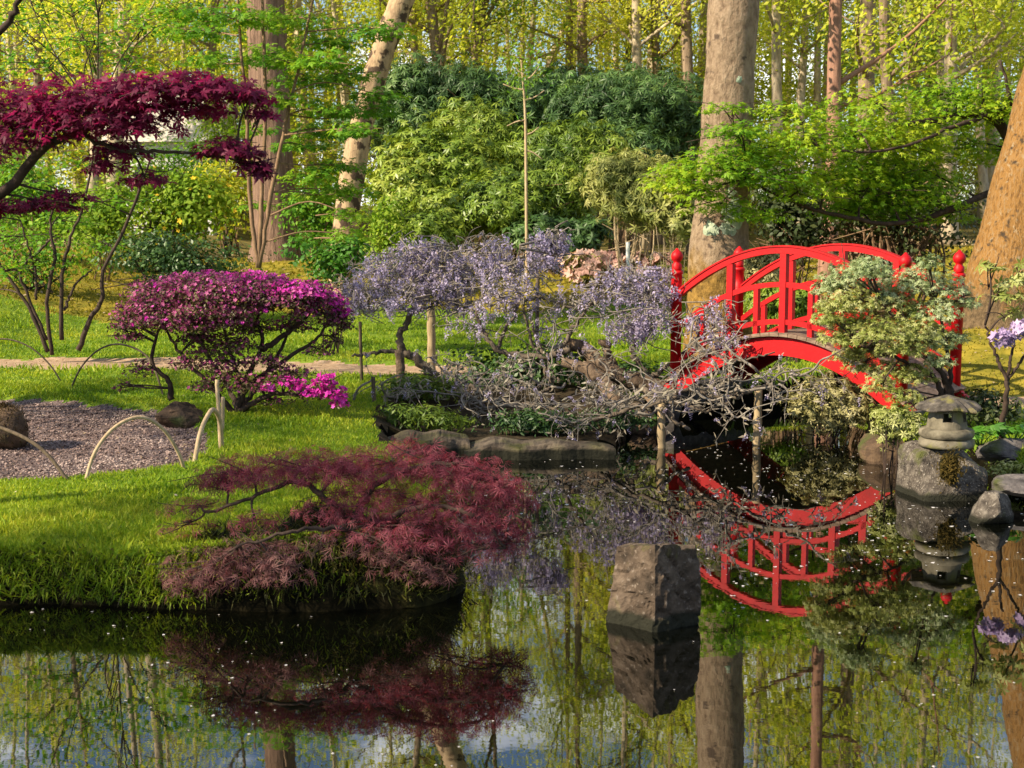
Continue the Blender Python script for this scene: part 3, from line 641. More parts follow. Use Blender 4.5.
# ------------------------------------------------------------------ stakes and hoops
def pole(name, label, p0, p1, r, mat, nodes=False, cat='pole', group=None, taper=1.0):
    g = G(); k = 17; P = cr_curve([p0, p1], k); rr = np.linspace(r, r * taper, k)
    if nodes: rr[[5, 11]] *= 1.22
    P = P + np.random.default_rng(int(abs(p0[0]) * 1000)).normal(0, r * .08, P.shape); tube(g, P, rr, 10)
    return tag(link_mesh(name, g, mat, None, True), label, cat, group)
def stakes():
    b = at(757, 445); pole('bamboo_pole', 'upright bamboo pole in the water in front of the red arch', b - [0, 0, .5], [b[0], b[1], ad(756, 387, b[1])[2]], .036, M['bamboo'], True)
    b = at(661, 448); pole('bamboo_pole', 'upright bamboo pole under knotted wisteria left of the arch', b - [0, 0, .5], [b[0] + .0, b[1], ad(660, 402, b[1])[2]], .036, M['bamboo'], True)
    b = base(431, 16.4); pole('support_post', 'thick tan post holding the leaning wisteria crown', b - [0, 0, .2], ad(431, 308, b[1]), .05, M['bamboo'])
    b = base(536, 15.4); pole('support_stake', 'tall thin dark stake in the middle of the wisteria', b - [0, 0, .2], ad(538, 274, b[1]), .022, M['stake'])
    b = base(361, 15.2); pole('support_stake', 'thin dark stake left of the wisteria trunk', b - [0, 0, .2], ad(360, 322, b[1]), .018, M['stake'])
    b = base(374, 13.5); pole('support_stake', 'short dark stake on the grass below the wisteria', b - [0, 0, .2], ad(373, 377, b[1]), .020, M['stake'])
    b = base(402, 14.7); pole('support_prop', 'gnarled dark prop under the bend of the leaning wisteria', b - [0, 0, .2], ad(399, 350, b[1]), .048, M['log'])
    b = gp(221, 448); pole('marker_stake', 'taller white topped stake at the gravel corner', b - [0, 0, .1], ad(217, 380, b[1]), .016, M['hoop'], False, 'stake')
    b = gp(222, 430); pole('marker_stake', 'shorter pale stake behind the gravel corner', b - [0, 0, .1], ad(223, 397, b[1]), .016, M['hoop'], False, 'stake')
    b = base(628, 23.5); pole('marker_post', 'slim white post among pale flowers beyond the wisteria', b, ad(628, 242, 23.5), .035, M['white'], False, 'post')
    def hoop(pts, r, mat, label, Y=None):
        P = [gp(*pts[0])]; e = gp(*pts[-1]); n = len(pts)
        for i, (x, y) in enumerate(pts[1:-1]): t = (i + 1) / (n - 1); P.append(ad(x, y, P[0][1] * (1 - t) + e[1] * t))
        P.append(e); P[0] = P[0] - [0, 0, .06]; P[-1] = P[-1] - [0, 0, .06]
        g = G(); tube(g, cr_curve(P, 30), r, 8); tag(link_mesh('edging_hoop', g, mat, None, True), label, 'hoop', 'bent hoops edging the gravel')
    hoop([(83, 480), (95, 452), (115, 427), (140, 417), (162, 428), (178, 452), (186, 468)], .013, M['hoop'], 'wide tan bamboo hoop arching over the front gravel edge')
    hoop([(193, 462), (200, 434), (208, 415), (214, 410), (220, 422), (222, 449)], .018, M['hoop'], 'narrow pale hoop beside the white topped stake')
    hoop([(-70, 480), (-60, 448), (-20, 426), (12, 432), (45, 452), (73, 480)], .013, M['hoopdark'], 'dark hoop in front of the round mossy mound')
    hoop([(68, 389), (82, 366), (102, 348), (125, 345), (150, 360), (165, 395)], .010, M['hoopdark'], 'dark hoop on the far gravel edge left of the azalea')
    hoop([(-40, 383), (-30, 350), (0, 339), (28, 346), (50, 365), (64, 382)], .009, M['hoopdark'], 'greyish hoop on the far gravel edge at photo left')
stakes()

# ------------------------------------------------------------------ plant builders
def bush(name, label, cat, px, py, Y, wpx, hpx, mat, tpl, size, n, seed, stems=6, stem_mat='twig', depth=.8, lumps=10, group=None, flowers=None, leafname='foliage', drop=0.0, shell=.55):
    # px, py: centre of the crown as seen; wpx, hpx: its size in the picture at distance Y
    rng = np.random.default_rng(seed); c = ad(px, py, Y); s = Y / F; rx, rz = wpx * s / 2, hpx * s / 2; ry = rx * depth
    gz = H1(c[0], c[1])
    if not stems: c[2] = max(c[2], gz + rz * .45)
    b = np.array([c[0], c[1], gz]); root = thing(name, label, cat, b, group)
    L = rng.normal(0, 1, (lumps, 3)); L = nrm(L) * rng.uniform(.25, .72, (lumps, 1)); lr = rng.uniform(.34, .58, lumps) * (1 if lumps < 20 else .88)
    L[:, 2] *= .9
    idx = rng.choice(lumps, n, p=lr ** 2 / (lr ** 2).sum()); d = nrm(rng.normal(size=(n, 3)) + [0, 0, .25])
    p = L[idx] + d * (lr[idx] * np.where(rng.random(n) < .16, rng.uniform(1.0, 1.42, n), rng.uniform(shell, 1.06, n)))[:, None] + rng.normal(0, .03, (n, 3))
    P = c + p * [rx, ry, rz]; ok = P[:, 2] > gz + .03; P = P[ok]; d = d[ok]
    g = G(); scatter(g, tpl, P, nrm(d + [0, 0, .5] + rng.normal(0, .35, P.shape)), rs(rng, len(P), size), rng); link_mesh(leafname, g, M[mat], root)
    if stems:
        g = G()
        for i in range(stems):
            e = c + L[i % lumps] * [rx, ry, rz] * 1.0; bb = b + rng.normal(0, .12, 3) * [rx, ry, 0] * 1.0; bb[2] = gz - .05
            mid = (bb + e) / 2 + rng.normal(0, .12, 3) * [rx, ry, .2]; r0 = max(.012, .02 * rx)
            tube(g, cr_curve([bb, mid, e], 9), [r0, r0 * .4], 5)
            for _ in range(3):
                q = bb + (e - bb) * rng.uniform(.4, 1); tube(g, cr_curve([q, q + rng.normal(0, .3, 3) * [rx, ry, rz] + [0, 0, .2 * rz]], 4), [r0 * .5, r0 * .25], 4)
        link_mesh('stems', g, M[stem_mat], root)
    if flowers:
        fm, ft, fs, fn, nm = flowers; i = rng.choice(len(P), min(fn, len(P)), replace=False); q = P[i] + d[i] * size * .5
        g = G(); scatter(g, ft, q, nrm(d[i] + [0, -.3, .4]), rs(rng, len(q), fs), rng); link_mesh(nm, g, M[fm], root)
    return root
def pads_tree(name, label, cat, b, trunk, tr, pads, mats, tpl, size, seed, ntw=9, up=.55, group=None, twr=.006, leafname='crown', trunkname='trunk', br=.018, down=False, jz=.5):
    # trunk: list of polylines (world); pads: (centre, (rx,ry,rz), n)
    rng = np.random.default_rng(seed); root = thing(name, label, cat, b, group); g = G(); nodes = []
    for pl, r in zip(trunk, tr):
        c = cr_curve(pl, 26); c[1:-1] += rng.normal(0, .006, c[1:-1].shape); tube(g, c, r, 8, True, .06, rng); nodes.append(c)
    nodes = np.concatenate(nodes)
    gl = [G() for _ in mats]
    for pd in pads:
        c, rad, n = pd[0], np.array(pd[1], float), pd[2]; mi = pd[3] if len(pd) > 3 else 0
        d = np.linalg.norm(nodes - c, axis=1) + .8 * np.clip(nodes[:, 2] - c[2] + .02, 0, None); s0 = nodes[d.argmin()]
        mid = (s0 + c) / 2 + rng.normal(0, .06, 3) * np.linalg.norm(c - s0) + [0, 0, .05 * np.linalg.norm(c - s0)]
        tube(g, cr_curve([s0, mid, c], 9), [br, twr], 6)
        for k in range(ntw):
            e = c + rng.normal(0, .55, 3) * rad; tube(g, cr_curve([c + (s0 - c) * rng.uniform(0, .45), (c + e) / 2 + rng.normal(0, .12, 3) * rad, e], 6), [twr, twr * .45], 4)
        v = rng.normal(0, 1, (n, 3)); v = nrm(v) * rng.random((n, 1)) ** .42; v[:, 2] = np.where(v[:, 2] < 0, v[:, 2] * .6, v[:, 2])
        P = c + v * rad; P[:, 2] -= .35 * rad[2] * (v[:, 0] ** 2 + v[:, 1] ** 2)
        nn = nrm(np.array([0, 0, up]) + v * [.5, .5, .3] + rng.normal(0, jz, (n, 3)) * .6)
        if isinstance(mi, tuple): ch = rng.choice(len(mi), n); sel = [(m, ch == q) for q, m in enumerate(mi)]
        else: sel = [(mi, np.ones(n, bool))]
        for m, k in sel: scatter(gl[m], tpl[m] if isinstance(tpl, list) else tpl, P[k], nn[k], rs(rng, int(k.sum()), size[m] if isinstance(size, list) else size), rng)
    link_mesh(trunkname, g, M[mats[0][2]] if len(mats[0]) > 2 else M['twig'], root, True)
    for (mt, nm, *_), q in zip(mats, gl):
        if q.V: link_mesh(nm, q, M[mt], root)
    return root
def pad(px, py, Y, wx, hy, n, depth=.8, *mi):
    s = Y / F; return (ad(px, py, Y), (wx * s, wx * s * depth, hy * s), n, *mi)

# ------------------------------------------------------------------ big trunks
def big_tree(name, label, pts, radii, mat, seed, crown=None, n=28, rough=.02, extra=None, H=17, crown_mat='woodleaf', cn=5200, lsize=.13, spreadx=3.2):
    rng = np.random.default_rng(seed); b = pts[0]; root = thing(name, label, 'tree', b); k = 60
    P = cr_curve(pts, k); rr = np.interp(np.linspace(0, 1, k), np.linspace(0, 1, len(radii)), radii)
    rr = rr * (1 + .03 * np.sin(np.arange(k) * .8 + seed) + rng.normal(0, .012, k)); g = G()
    tube(g, P, rr, n, True, 0, rng)
    V = g.V[0]; ax = np.repeat(P, n, 0); f = np.zeros(len(V))
    for q in range(9): w = rng.normal(size=3) * [2.5 + q, 2.5 + q, .8 + q * .4]; f += np.sin(V @ w + rng.uniform(0, 6)) / (2 + q)
    g.V[0] = V + (V - ax) * (f * rough * 2)[:, None]
    tips = []; top = P[-1]
    for i in range(9):
        s0 = P[int(k * rng.uniform(.72, .98))]; az = rng.uniform(0, 2 * np.pi); L = rng.uniform(1.6, spreadx); e = s0 + np.array([math.cos(az) * L, math.sin(az) * L, rng.uniform(.3, 1) * L])
        c = cr_curve([s0, (s0 + e) / 2 + rng.normal(0, .25, 3), e], 10); tube(g, c, [radii[-1] * .7, .03], 6); tips += list(c[4:])
        for _ in range(4):
            q = c[rng.integers(3, 9)]; e2 = q + rng.normal(0, .9, 3) + [0, 0, .5]; c2 = cr_curve([q, (q + e2) / 2 + rng.normal(0, .15, 3), e2], 6); tube(g, c2, [.03, .01], 4); tips += list(c2[2:])
    link_mesh('trunk', g, M[mat], root, True)
    tips = np.array(tips); g = G(); Pl = tips[rng.integers(0, len(tips), cn)] + rng.normal(0, .38, (cn, 3)); scatter(g, T_KITE, Pl, sunn(rng, cn), rs(rng, cn, lsize), rng); link_mesh('crown', g, M[crown_mat], root)
    return root
def tr_pts(px_list, Y, top_extra=None):
    out = []
    for i, (x, y) in enumerate(px_list): out.append(ad(x, y, Y) if i else None)
    b = base(px_list[0][0], Y); b[2] -= .1; out[0] = b
    d = nrm(out[-1] - out[-2]); out.append(out[-1] + d * 3); out.append(out[-1] + d * 3.5 + [.2, 0, 0]); out.append(out[-1] + d * 3); return out
t = big_tree('beech_tree', 'thick smooth grey beech trunk behind the left half of bridge', tr_pts([(719, 300), (719, 250), (724, 170), (729, 90), (734, 0)], 18.0), [.46, .36, .325, .31, .31, .27, .2], 'bark_main', 1, cn=5000)
def lichen(root):
    rng = np.random.default_rng(3); ps = bpy.data.objects[root.children[0].name]; Y = 18.0; g = G()
    for x, y, r in [(727, 192, 5), (731, 204, 6), (725, 214, 8), (733, 222, 7), (722, 228, 7), (728, 232, 5), (707, 229, 8), (727, 245, 7), (736, 210, 4), (735, 82, 3)]:
        c = ad(x, y, Y); t0 = np.interp(y, [0, 90, 170, 250, 300], [.31, .31, .32, .36, .42]); cx = ad(np.interp(y, [0, 90, 170, 250], [734, 729, 724, 719]), y, Y)[0]
        dx = c[0] - cx; dy = -math.sqrt(max(t0 ** 2 - dx ** 2, .01)); a = math.atan2(dy, dx); s = Y / F * r; m = 14; V = []
        for k in range(m):
            ph = 2 * np.pi * k / m; q = s * (1 + rng.normal(0, .16)); aa = a + math.cos(ph) * q / t0; V.append([cx + (t0 + .012) * math.cos(aa), Y + (t0 + .012) * math.sin(aa), c[2] + math.sin(ph) * q])
        V.append([cx + (t0 + .02) * math.cos(a), Y + (t0 + .02) * math.sin(a), c[2]]); g.add(V, [[k, (k + 1) % m, m] for k in range(m)])
    link_mesh('lichen', g, stonemat('lichen', [(.20, .24, .16), (.34, .40, .29), (.42, .46, .36)], 12), root.children[0])
lichen(t)
big_tree('leaning_tree', 'massive leaning trunk with orange bark at right edge', tr_pts([(1004, 300), (1010, 262), (1032, 165), (1056, 70), (1072, 0)], 17.4), [.58, .44, .38, .35, .33, .3, .2], 'bark_orange', 2, cn=2500)
big_tree('brown_tree', 'broad grey brown trunk behind the azalea with reddish foot', tr_pts([(276, 262), (275, 235), (272, 150), (268, 60), (266, 0)], 29.0), [.62, .44, .40, .38, .37, .3, .2], 'bark_big', 3, cn=4500)
big_tree('flaking_tree', 'leaning trunk with patchy flaking bark left of the rhododendrons', tr_pts([(342, 262), (347, 215), (363, 120), (385, 45), (402, 0)], 25.0), [.26, .22, .21, .22, .20, .18, .12], 'bark_patch', 4, cn=3500)

def added_shade_tree():  # unseen tree, added left of view only to dapple the lawn with shade
    rng = np.random.default_rng(61); b = np.array([-9.6, 11.6, 0]); b[2] = H1(b[0], b[1]); root = thing('added_shade_tree', 'unseen leafy tree added past the left edge to shade the lawn', 'tree', b); g = G(); gl = G()
    P = cr_curve([b - [0, 0, .1], b + [.1, 0, 2.2], b + [-.1, .2, 4.5], b + [.1, .1, 7.6]], 24); tube(g, P, [.17, .14, .11, .03], 10, True, .03, rng)
    for q in range(26):
        s0 = P[rng.integers(8, 24)]; az = rng.uniform(0, 2 * np.pi); L = rng.uniform(1.0, 2.8); e = s0 + np.array([math.cos(az) * L, math.sin(az) * L, rng.uniform(.1, .6) * L]); c = cr_curve([s0, (s0 + e) / 2 + rng.normal(0, .15, 3), e], 8); tube(g, c, [.04, .01], 5)
        n = 170; scatter(gl, T_KITE, c[rng.integers(3, 8, n)] + rng.normal(0, .3, (n, 3)) * [1, 1, .5], upn(rng, n, .6), rs(rng, n, .11), rng)
    link_mesh('trunk', g, M['bark_mid'], root, True); link_mesh('crown', gl, M['sapling'], root)
added_shade_tree()

# ------------------------------------------------------------------ woodland trees
WT = [ # px at base, px at top of frame, width px, distance, bark, leaf, label
 (92, 100, 9, 33, 'bark_pale', 'woodleaf', 'pale slim woodland trunk above the small dark evergreen shrub'),
 (118, 125, 15, 36, 'bark_pale', 'woodleaf', 'sunlit yellowish woodland trunk behind the purple maple leaves'),
 (22, 40, 8, 38, 'bark_mid', 'woodleaf', 'grey woodland trunk near the top left corner'),
 (205, 215, 8, 40, 'bark_mid', 'woodleaf2', 'grey woodland trunk behind the white garden house'),
 (418, 413, 8, 38, 'bark_mid', 'woodleaf', 'narrow woodland trunk just right of the flaking tree'),
 (447, 440, 7, 42, 'bark_mid', 'woodleaf', 'thin dim woodland trunk left of the bent one'),
 (468, 430, 12, 37, 'bark_mid', 'woodleaf', 'bent woodland trunk leaning left above the dark rhododendron'),
 (462, 482, 10, 39, 'bark_mid', 'woodleaf2', 'woodland trunk leaning right above the dark rhododendron'),
 (566, 570, 8, 44, 'bark_mid', 'woodleaf', 'thin woodland trunk above the middle of dark rhododendron'),
 (580, 582, 11, 40, 'bark_mid', 'woodleaf', 'straight brown woodland trunk above the dark rhododendron'),
 (620, 630, 7, 42, 'bark_mid', 'woodleaf2', 'thin slanting woodland trunk left of a pale pair'),
 (644, 636, 10, 38, 'bark_pale', 'woodleaf', 'pale woodland trunk leaning left, left one of a close pair'),
 (660, 654, 9, 41, 'bark_mid', 'woodleaf', 'straight woodland trunk, right one of a close pair'),
 (692, 686, 11, 36, 'bark_mid', 'woodleaf', 'woodland trunk close left of the thick beech'),
 (776, 776, 10, 34, 'bark_pale', 'woodleaf', 'pale woodland trunk close right of the thick beech'),
 (801, 806, 8, 37, 'bark_pale', 'woodleaf', 'very pale thin woodland trunk between beech and red trunk'),
 (816, 818, 7, 42, 'bark_pale', 'woodleaf2', 'dim pale woodland trunk just left of the red trunk'),
 (824, 836, 15, 23, 'bark_red', 'woodleaf', 'reddish brown straight trunk rising behind the bridge crown'),
 (862, 868, 17, 27, 'bark_mid', 'woodleaf', 'stout grey trunk behind the green maple, right of red trunk'),
 (884, 884, 11, 33, 'bark_mid', 'woodleaf2', 'dark woodland trunk touching the stout grey trunk'),
 (905, 906, 7, 40, 'bark_pale', 'woodleaf', 'thin woodland trunk above the middle of the green maple'),
 (946, 940, 8, 36, 'bark_pale', 'woodleaf', 'slim woodland trunk above the green maple, left of pair'),
 (948, 952, 13, 31, 'bark_pale', 'woodleaf', 'pale sunlit woodland trunk above the right of green maple'),
 (985, 975, 8, 38, 'bark_pale', 'woodleaf2', 'woodland trunk leaning left near the orange leaning tree'),
 (988, 1000, 9, 40, 'bark_pale', 'woodleaf', 'woodland trunk leaning right near the orange leaning tree'),
]
def woodland():
    for i, (x0, x1, w, Y, bk, lf, label) in enumerate(WT):
        rng = np.random.default_rng(100 + i); b = base(x0, Y); root = thing('woodland_tree', label, 'tree', b, 'slender trees of the wood behind the pond')
        r = w * 1.08 * Y / F / 2; p1 = ad(x1, 0, Y); d = (p1 - b); hgt = rng.uniform(13.5, 17.5); e = b + d / d[2] * hgt * .98; e[:2] = b[:2] + (e[:2] - b[:2]) * .8
        g = G(); P = cr_curve([b - [0, 0, .1], b + d * .5 + rng.normal(0, .06, 3), p1, e], 22); tube(g, P, np.array([1.35, 1.08, 1.0, .92, .8, .5, .2]) * r, 9, True, .03, rng); tips = []
        for q in range(13):
            s0 = P[rng.integers(11, 22)]; az = rng.uniform(0, 2 * np.pi); L = rng.uniform(.9, 2.6); ee = s0 + np.array([math.cos(az) * L, math.sin(az) * L, rng.uniform(.25, 1.1) * L])
            c = cr_curve([s0, (s0 + ee) / 2 + rng.normal(0, .2, 3), ee], 8); tube(g, c, [max(.03, r * .4), .012], 5); tips += list(c[3:])
            for _ in range(3):
                qq = c[rng.integers(2, 8)]; e2 = qq + rng.normal(0, .7, 3) + [0, 0, .3]; c2 = cr_curve([qq, (qq + e2) / 2 + rng.normal(0, .1, 3), e2], 5); tube(g, c2, [.018, .008], 4); tips += list(c2[1:])
        link_mesh('trunk', g, M[bk], root, True)
        n = 6500; tips = np.array(tips); g = G(); Pl = tips[rng.integers(0, len(tips), n)] + rng.normal(0, .33, (n, 3)); scatter(g, T_KITE, Pl, sunn(rng, n), rs(rng, n, .11), rng); link_mesh('crown', g, M[lf], root)
woodland()
def far_woodland():
    rng = np.random.default_rng(77); root = bpy.data.objects.new('far_woodland', None); COL.objects.link(root); ORG[root.name] = np.zeros(3)
    tag(root, kind='stuff'); g = G(); gt = G()
    for i in range(130):
        Y = rng.uniform(42, 66); x = rng.uniform(-.5, .5) * Y; z = H1(x, Y); h = rng.uniform(11, 21) * Y / 55; P = cr_curve([[x, Y, z], [x + rng.normal(0, .3), Y, z + h * .5], [x + rng.normal(0, .9), Y, z + h]], 8); tube(gt, P, [rng.uniform(.10, .30), .05], 6)
        cl = rng.integers(12, 20)
        for _ in range(cl):
            t = rng.uniform(.08, 1); c = P[0] * (1 - t) + P[-1] * t + rng.normal(0, 1, 3) * [2.4, 2.0, .5]
            tube(gt, cr_curve([P[min(7, int(t * 7))], c], 4), [.03, .012], 4)
            n = int(rng.uniform(170, 380)); q = c + rng.normal(0, 1, (n, 3)) * [.8, .8, .4]; scatter(g, T_KITE, q, sunn(rng, n), rs(rng, n, .13), rng)
    # low understorey leaves
    n = 75000; y = rng.uniform(41, 56, n); x = rng.uniform(-.46, .46, n) * y; z = Hh(x, y) + rng.gamma(2.0, 1.9, n) * (1 + .9 * vnoise(x, y, .35, 61)); scatter(g, T_KITE, np.stack([x, y, z], -1), sunn(rng, n), rs(rng, n, .125), rng)
    link_mesh('foliage', g, M['woodleaf'], root); link_mesh('trunks', gt, M['bark_pale'], root)
far_woodland()

# ------------------------------------------------------------------ rhododendrons and shrubs at the back
RB = [
 ('dark blue green rhododendron at the back, left end of the dark mass', 430, 118, 33, 170, 130, 'rhodo_dark', T_ROSL, .15, 5200),
 ('tall dark rhododendron at the back, behind the thin bare stem', 525, 112, 33, 210, 115, 'rhodo_dark', T_ROSL, .15, 6200),
 ('dark rhododendron at the back, right end beside the beech', 630, 120, 32, 220, 125, 'rhodo_dark', T_ROSL, .15, 6600),
 ('light green rhododendron below the dark mass, beside the flaking trunk', 430, 190, 28, 160, 125, 'rhodo_mid', T_ROS, .125, 4800),
 ('yellowish rhododendron with drooping leaves in front of dark mass', 480, 150, 29.5, 120, 105, 'rhodo_mid', T_ROSL, .14, 3400),
 ('broad light green rhododendron in the centre, behind the wisteria', 510, 205, 26.5, 200, 90, 'rhodo_mid', T_ROS, .12, 5600),
 ('middle green rhododendron below the thin bare stem', 565, 170, 28.5, 140, 110, 'rhodo_mid', T_ROSL, .135, 4200),
]
for i, (lb, x, y, Y, w, h, mt, tp, sz, n) in enumerate(RB):
    bush('rhododendron', lb, 'shrub', x, y, Y, w, h, mt, tp, sz, n, 200 + i, stems=7, stem_mat='twig_brown', depth=.7, lumps=24, group='rhododendrons behind the pond')
for i, (lb, x, y, Y, w, h, mt, tp, sz, n) in enumerate([
 ('low green rhododendron under the broad central one, left part', 430, 235, 25.5, 110, 55, 'rhodo_mid', T_ROS, .13, 1500),
 ('low dark rhododendron under the broad central one, right part', 560, 236, 25.5, 110, 50, 'rhodo_dark', T_ROS, .13, 1500),
 ('dark rhododendron in the gap above the pale olive one', 610, 158, 29, 110, 80, 'rhodo_dark', T_ROSL, .14, 3000),
 ('middle green rhododendron between dark mass and pale olive shrub', 555, 185, 26.2, 90, 70, 'rhodo_mid', T_ROSL, .12, 2600)]):
    bush('rhododendron', lb, 'shrub', x, y, Y, w, h, mt, tp, sz, n, 260 + i, stems=9, stem_mat='twig_brown', depth=.7, lumps=13, group='rhododendrons behind the pond')
bush('pale_rhododendron', 'pale olive rhododendron with bare tan stems left of the beech', 'shrub', 630, 185, 24.0, 125, 100, 'rhodo_pale', T_ROSL, .11, 3400, 220, stems=14, stem_mat='hoop', depth=.8, lumps=11)
bush('pale_rhododendron', 'small pale rhododendron at the foot of the beech', 'shrub', 668, 205, 23.0, 70, 70, 'rhodo_pale', T_ROS, .12, 1100, 221, stems=9, stem_mat='hoop', depth=.8, lumps=8)
bush('twiggy_shrub', 'dark brushy shrub with tangled brown twigs behind bridge', 'shrub', 900, 205, 20.5, 180, 130, 'under', T_KITE, .085, 5200, 222, stems=90, stem_mat='twig_brown', depth=.6, lumps=12)
bush('twiggy_shrub', 'dark shrub between the beech and the red trunk', 'shrub', 785, 200, 20.5, 110, 120, 'under', T_KITE, .085, 3000, 223, stems=50, stem_mat='twig_brown', depth=.6, lumps=9)
bush('white_flowered_shrub', 'low whitish leaved shrub seen through the bridge railing', 'shrub', 770, 262, 17.4, 70, 50, 'cream', T_ROS, .07, 700, 224, stems=16, stem_mat='hoop', depth=.6, lumps=8)
bush('leafy_shrub', 'green shrub seen through the right of bridge railing', 'shrub', 790, 305, 17.0, 110, 55, 'rhodo_mid', T_ROS, .08, 1300, 225, stems=8, depth=.5, lumps=9)
bush('pink_flowered_plant', 'low mound of pale pink flowers behind the wisteria', 'plant', 600, 268, 24.5, 90, 34, 'rhodo_pale', T_ROS, .10, 300, 226, stems=4, depth=.5, lumps=8, flowers=('pinkfl', T_BLOS, .09, 260, 'blossoms'))
bush('pink_flowered_plant', 'smaller pale pink clump at the white post', 'plant', 655, 268, 24.0, 60, 34, 'rhodo_pale', T_ROS, .10, 200, 227, stems=4, depth=.5, lumps=6, flowers=('pinkfl', T_BLOS, .09, 150, 'blossoms'))
bush('yellow_shrub', 'yellow green shrub with yellow blossoms left of brown tree', 'shrub', 158, 205, 31, 165, 120, 'woodleaf2', T_KITE, .12, 5200, 228, stems=8, depth=.5, lumps=11, flowers=('yellowfl', T_BLOS, .06, 50, 'blossoms'))
bush('yellow_shrub', 'yellow green shrub with few blossoms behind the dark evergreen', 'shrub', 70, 225, 33, 150, 90, 'woodleaf2', T_KITE, .12, 2600, 229, stems=8, depth=.5, lumps=11, flowers=('yellowfl', T_BLOS, .06, 14, 'blossoms'))
bush('yellow_shrub', 'tall light green shrub right of the white garden house', 'shrub', 228, 190, 33, 80, 110, 'woodleaf', T_KITE, .12, 1700, 230, stems=8, depth=.6, lumps=9)
bush('yellow_shrub', 'light green shrub beside the foot of the flaking tree', 'shrub', 385, 235, 24, 70, 80, 'woodleaf2', T_KITE, .09, 1500, 231, stems=8, depth=.6, lumps=9)
for i, (lb, x, y, Y, w, h, mt, n) in enumerate([
 ('fresh green bush behind the many stemmed tree, beside the photo edge', 25, 205, 27, 120, 110, 'sapling', 3000),
 ('fresh green bush between the pale trunk and dark evergreen shrub', 100, 215, 26, 90, 110, 'woodleaf2', 2600),
 ('leafy green bush in front of the garden house', 185, 175, 34, 110, 100, 'sapling', 2600),
 ('tall green bush at the left edge under the purple maple', -5, 150, 31, 120, 130, 'woodleaf2', 2600),
 ('green bush right of the brown tree foot', 315, 225, 27, 70, 90, 'sapling', 2200),
 ('leafy bush behind the purple maple tip, left of brown tree', 225, 120, 36, 90, 110, 'woodleaf2', 2200)]):
    bush('woodland_bush', lb, 'shrub', x, y, Y, w, h, mt, T_KITE, .095, n, 280 + i, stems=9, stem_mat='twig_brown', depth=.6, lumps=14, group='woodland bushes at the left')
bush('evergreen_shrub', 'dark green evergreen shrub on the lawn behind the azalea', 'shrub', 168, 262, 22, 160, 84, 'evergreen', T_KITE, .07, 5200, 232, stems=6, depth=.7, lumps=12)
bush('bright_green_shrub', 'bright green leafy shrub right of the azalea crown', 'shrub', 330, 262, 18.5, 95, 64, 'bright', T_KITE, .08, 1500, 233, stems=6, depth=.7, lumps=9)
bush('green_shrub', 'fresh green shrub at the left photo edge beyond the lawn', 'shrub', 30, 260, 24, 130, 90, 'sapling', T_KITE, .08, 1500, 234, stems=9, depth=.6, lumps=10)
bush('ground_cover', 'dark leafy plants under the middle of the wisteria', 'plant', 515, 376, 14.9, 180, 74, 'evergreen', T_KITE, .06, 4200, 235, stems=0, depth=.6, lumps=11)
bush('ground_cover', 'brighter low leafy plants left under the wisteria', 'plant', 425, 390, 14.0, 110, 46, 'ground', T_KITE, .045, 1500, 236, stems=0, depth=.6, lumps=9)
bush('ground_cover', 'mossy green low plants just behind the short edging slab', 'plant', 425, 418, 12.9, 110, 36, 'ground', T_LONG, .06, 1500, 245, stems=0, depth=.5, lumps=10)
bush('ground_cover', 'dark low plants just behind the long edging slab', 'plant', 540, 420, 12.9, 170, 34, 'evergreen', T_LONG, .06, 1800, 246, stems=0, depth=.3, lumps=14)
bush('ground_cover', 'dark low plants on the bank at the far slab end', 'plant', 625, 425, 13.2, 90, 36, 'evergreen', T_KITE, .05, 1200, 247, stems=0, depth=.6, lumps=9)
bush('ground_cover', 'dark leafy plants beside the left foot of bridge', 'plant', 640, 390, 14.6, 100, 54, 'evergreen', T_KITE, .05, 1200, 237, stems=0, depth=.6, lumps=8)
bush('variegated_shrub', 'yellow cream leaved shrub under the right side of arch', 'shrub', 828, 404, 13.0, 110, 62, 'cream', T_ROS, .045, 1900, 238, stems=10, depth=.45, lumps=12)
bush('variegated_shrub', 'small cream leaved shrub hanging left of the lantern cap', 'shrub', 898, 425, 11.3, 62, 60, 'pieris', T_ROS, .04, 700, 239, stems=6, depth=.6, lumps=8)
bush('shade_shrub', 'deep green shrub in the shadow behind the arch', 'shrub', 740, 395, 16.4, 150, 90, 'under', T_KITE, .06, 2200, 240, stems=6, depth=.5, lumps=10)
bush('shade_shrub', 'dark leafy growth behind the lantern cap', 'shrub', 985, 410, 11.6, 90, 44, 'under', T_KITE, .05, 900, 241, stems=5, depth=.5, lumps=8)

def bare_sapling():
    b = base(527, 24.5); Y = 24.5; q = lambda x, y: ad(x, y, Y); g = G(); rng = np.random.default_rng(91)
    root = thing('bare_sapling', 'thin bare pale stem standing in front of the dark rhododendrons', 'sapling', b)
    tube(g, cr_curve([b - [0, 0, .1], q(526, 170), q(525, 110), q(521, 60)], 20), [.028, .026, .022, .01], 7); link_mesh('stem', g, M['hoop'], root, True); g = G()
    for y, dx, dy in [(90, -22, -6), (100, 20, -10), (120, -18, 6), (150, 18, 10), (135, 14, -8), (80, 14, -14), (75, -12, -12)]:
        c = cr_curve([q(525, y), q(525 + dx * .5, y + dy * .3), q(525 + dx, y + dy)], 7); tube(g, c, [.018, .007], 5)
    link_mesh('twigs', g, M['hoop'], root, True); n = 240; g = G(); P = np.array([q(522, 70)] * n) + rng.normal(0, .28, (n, 3)); scatter(g, T_LONG, P, upn(rng, n, .8), .11, rng); link_mesh('leaves', g, M['sapling'], root)
bare_sapling()
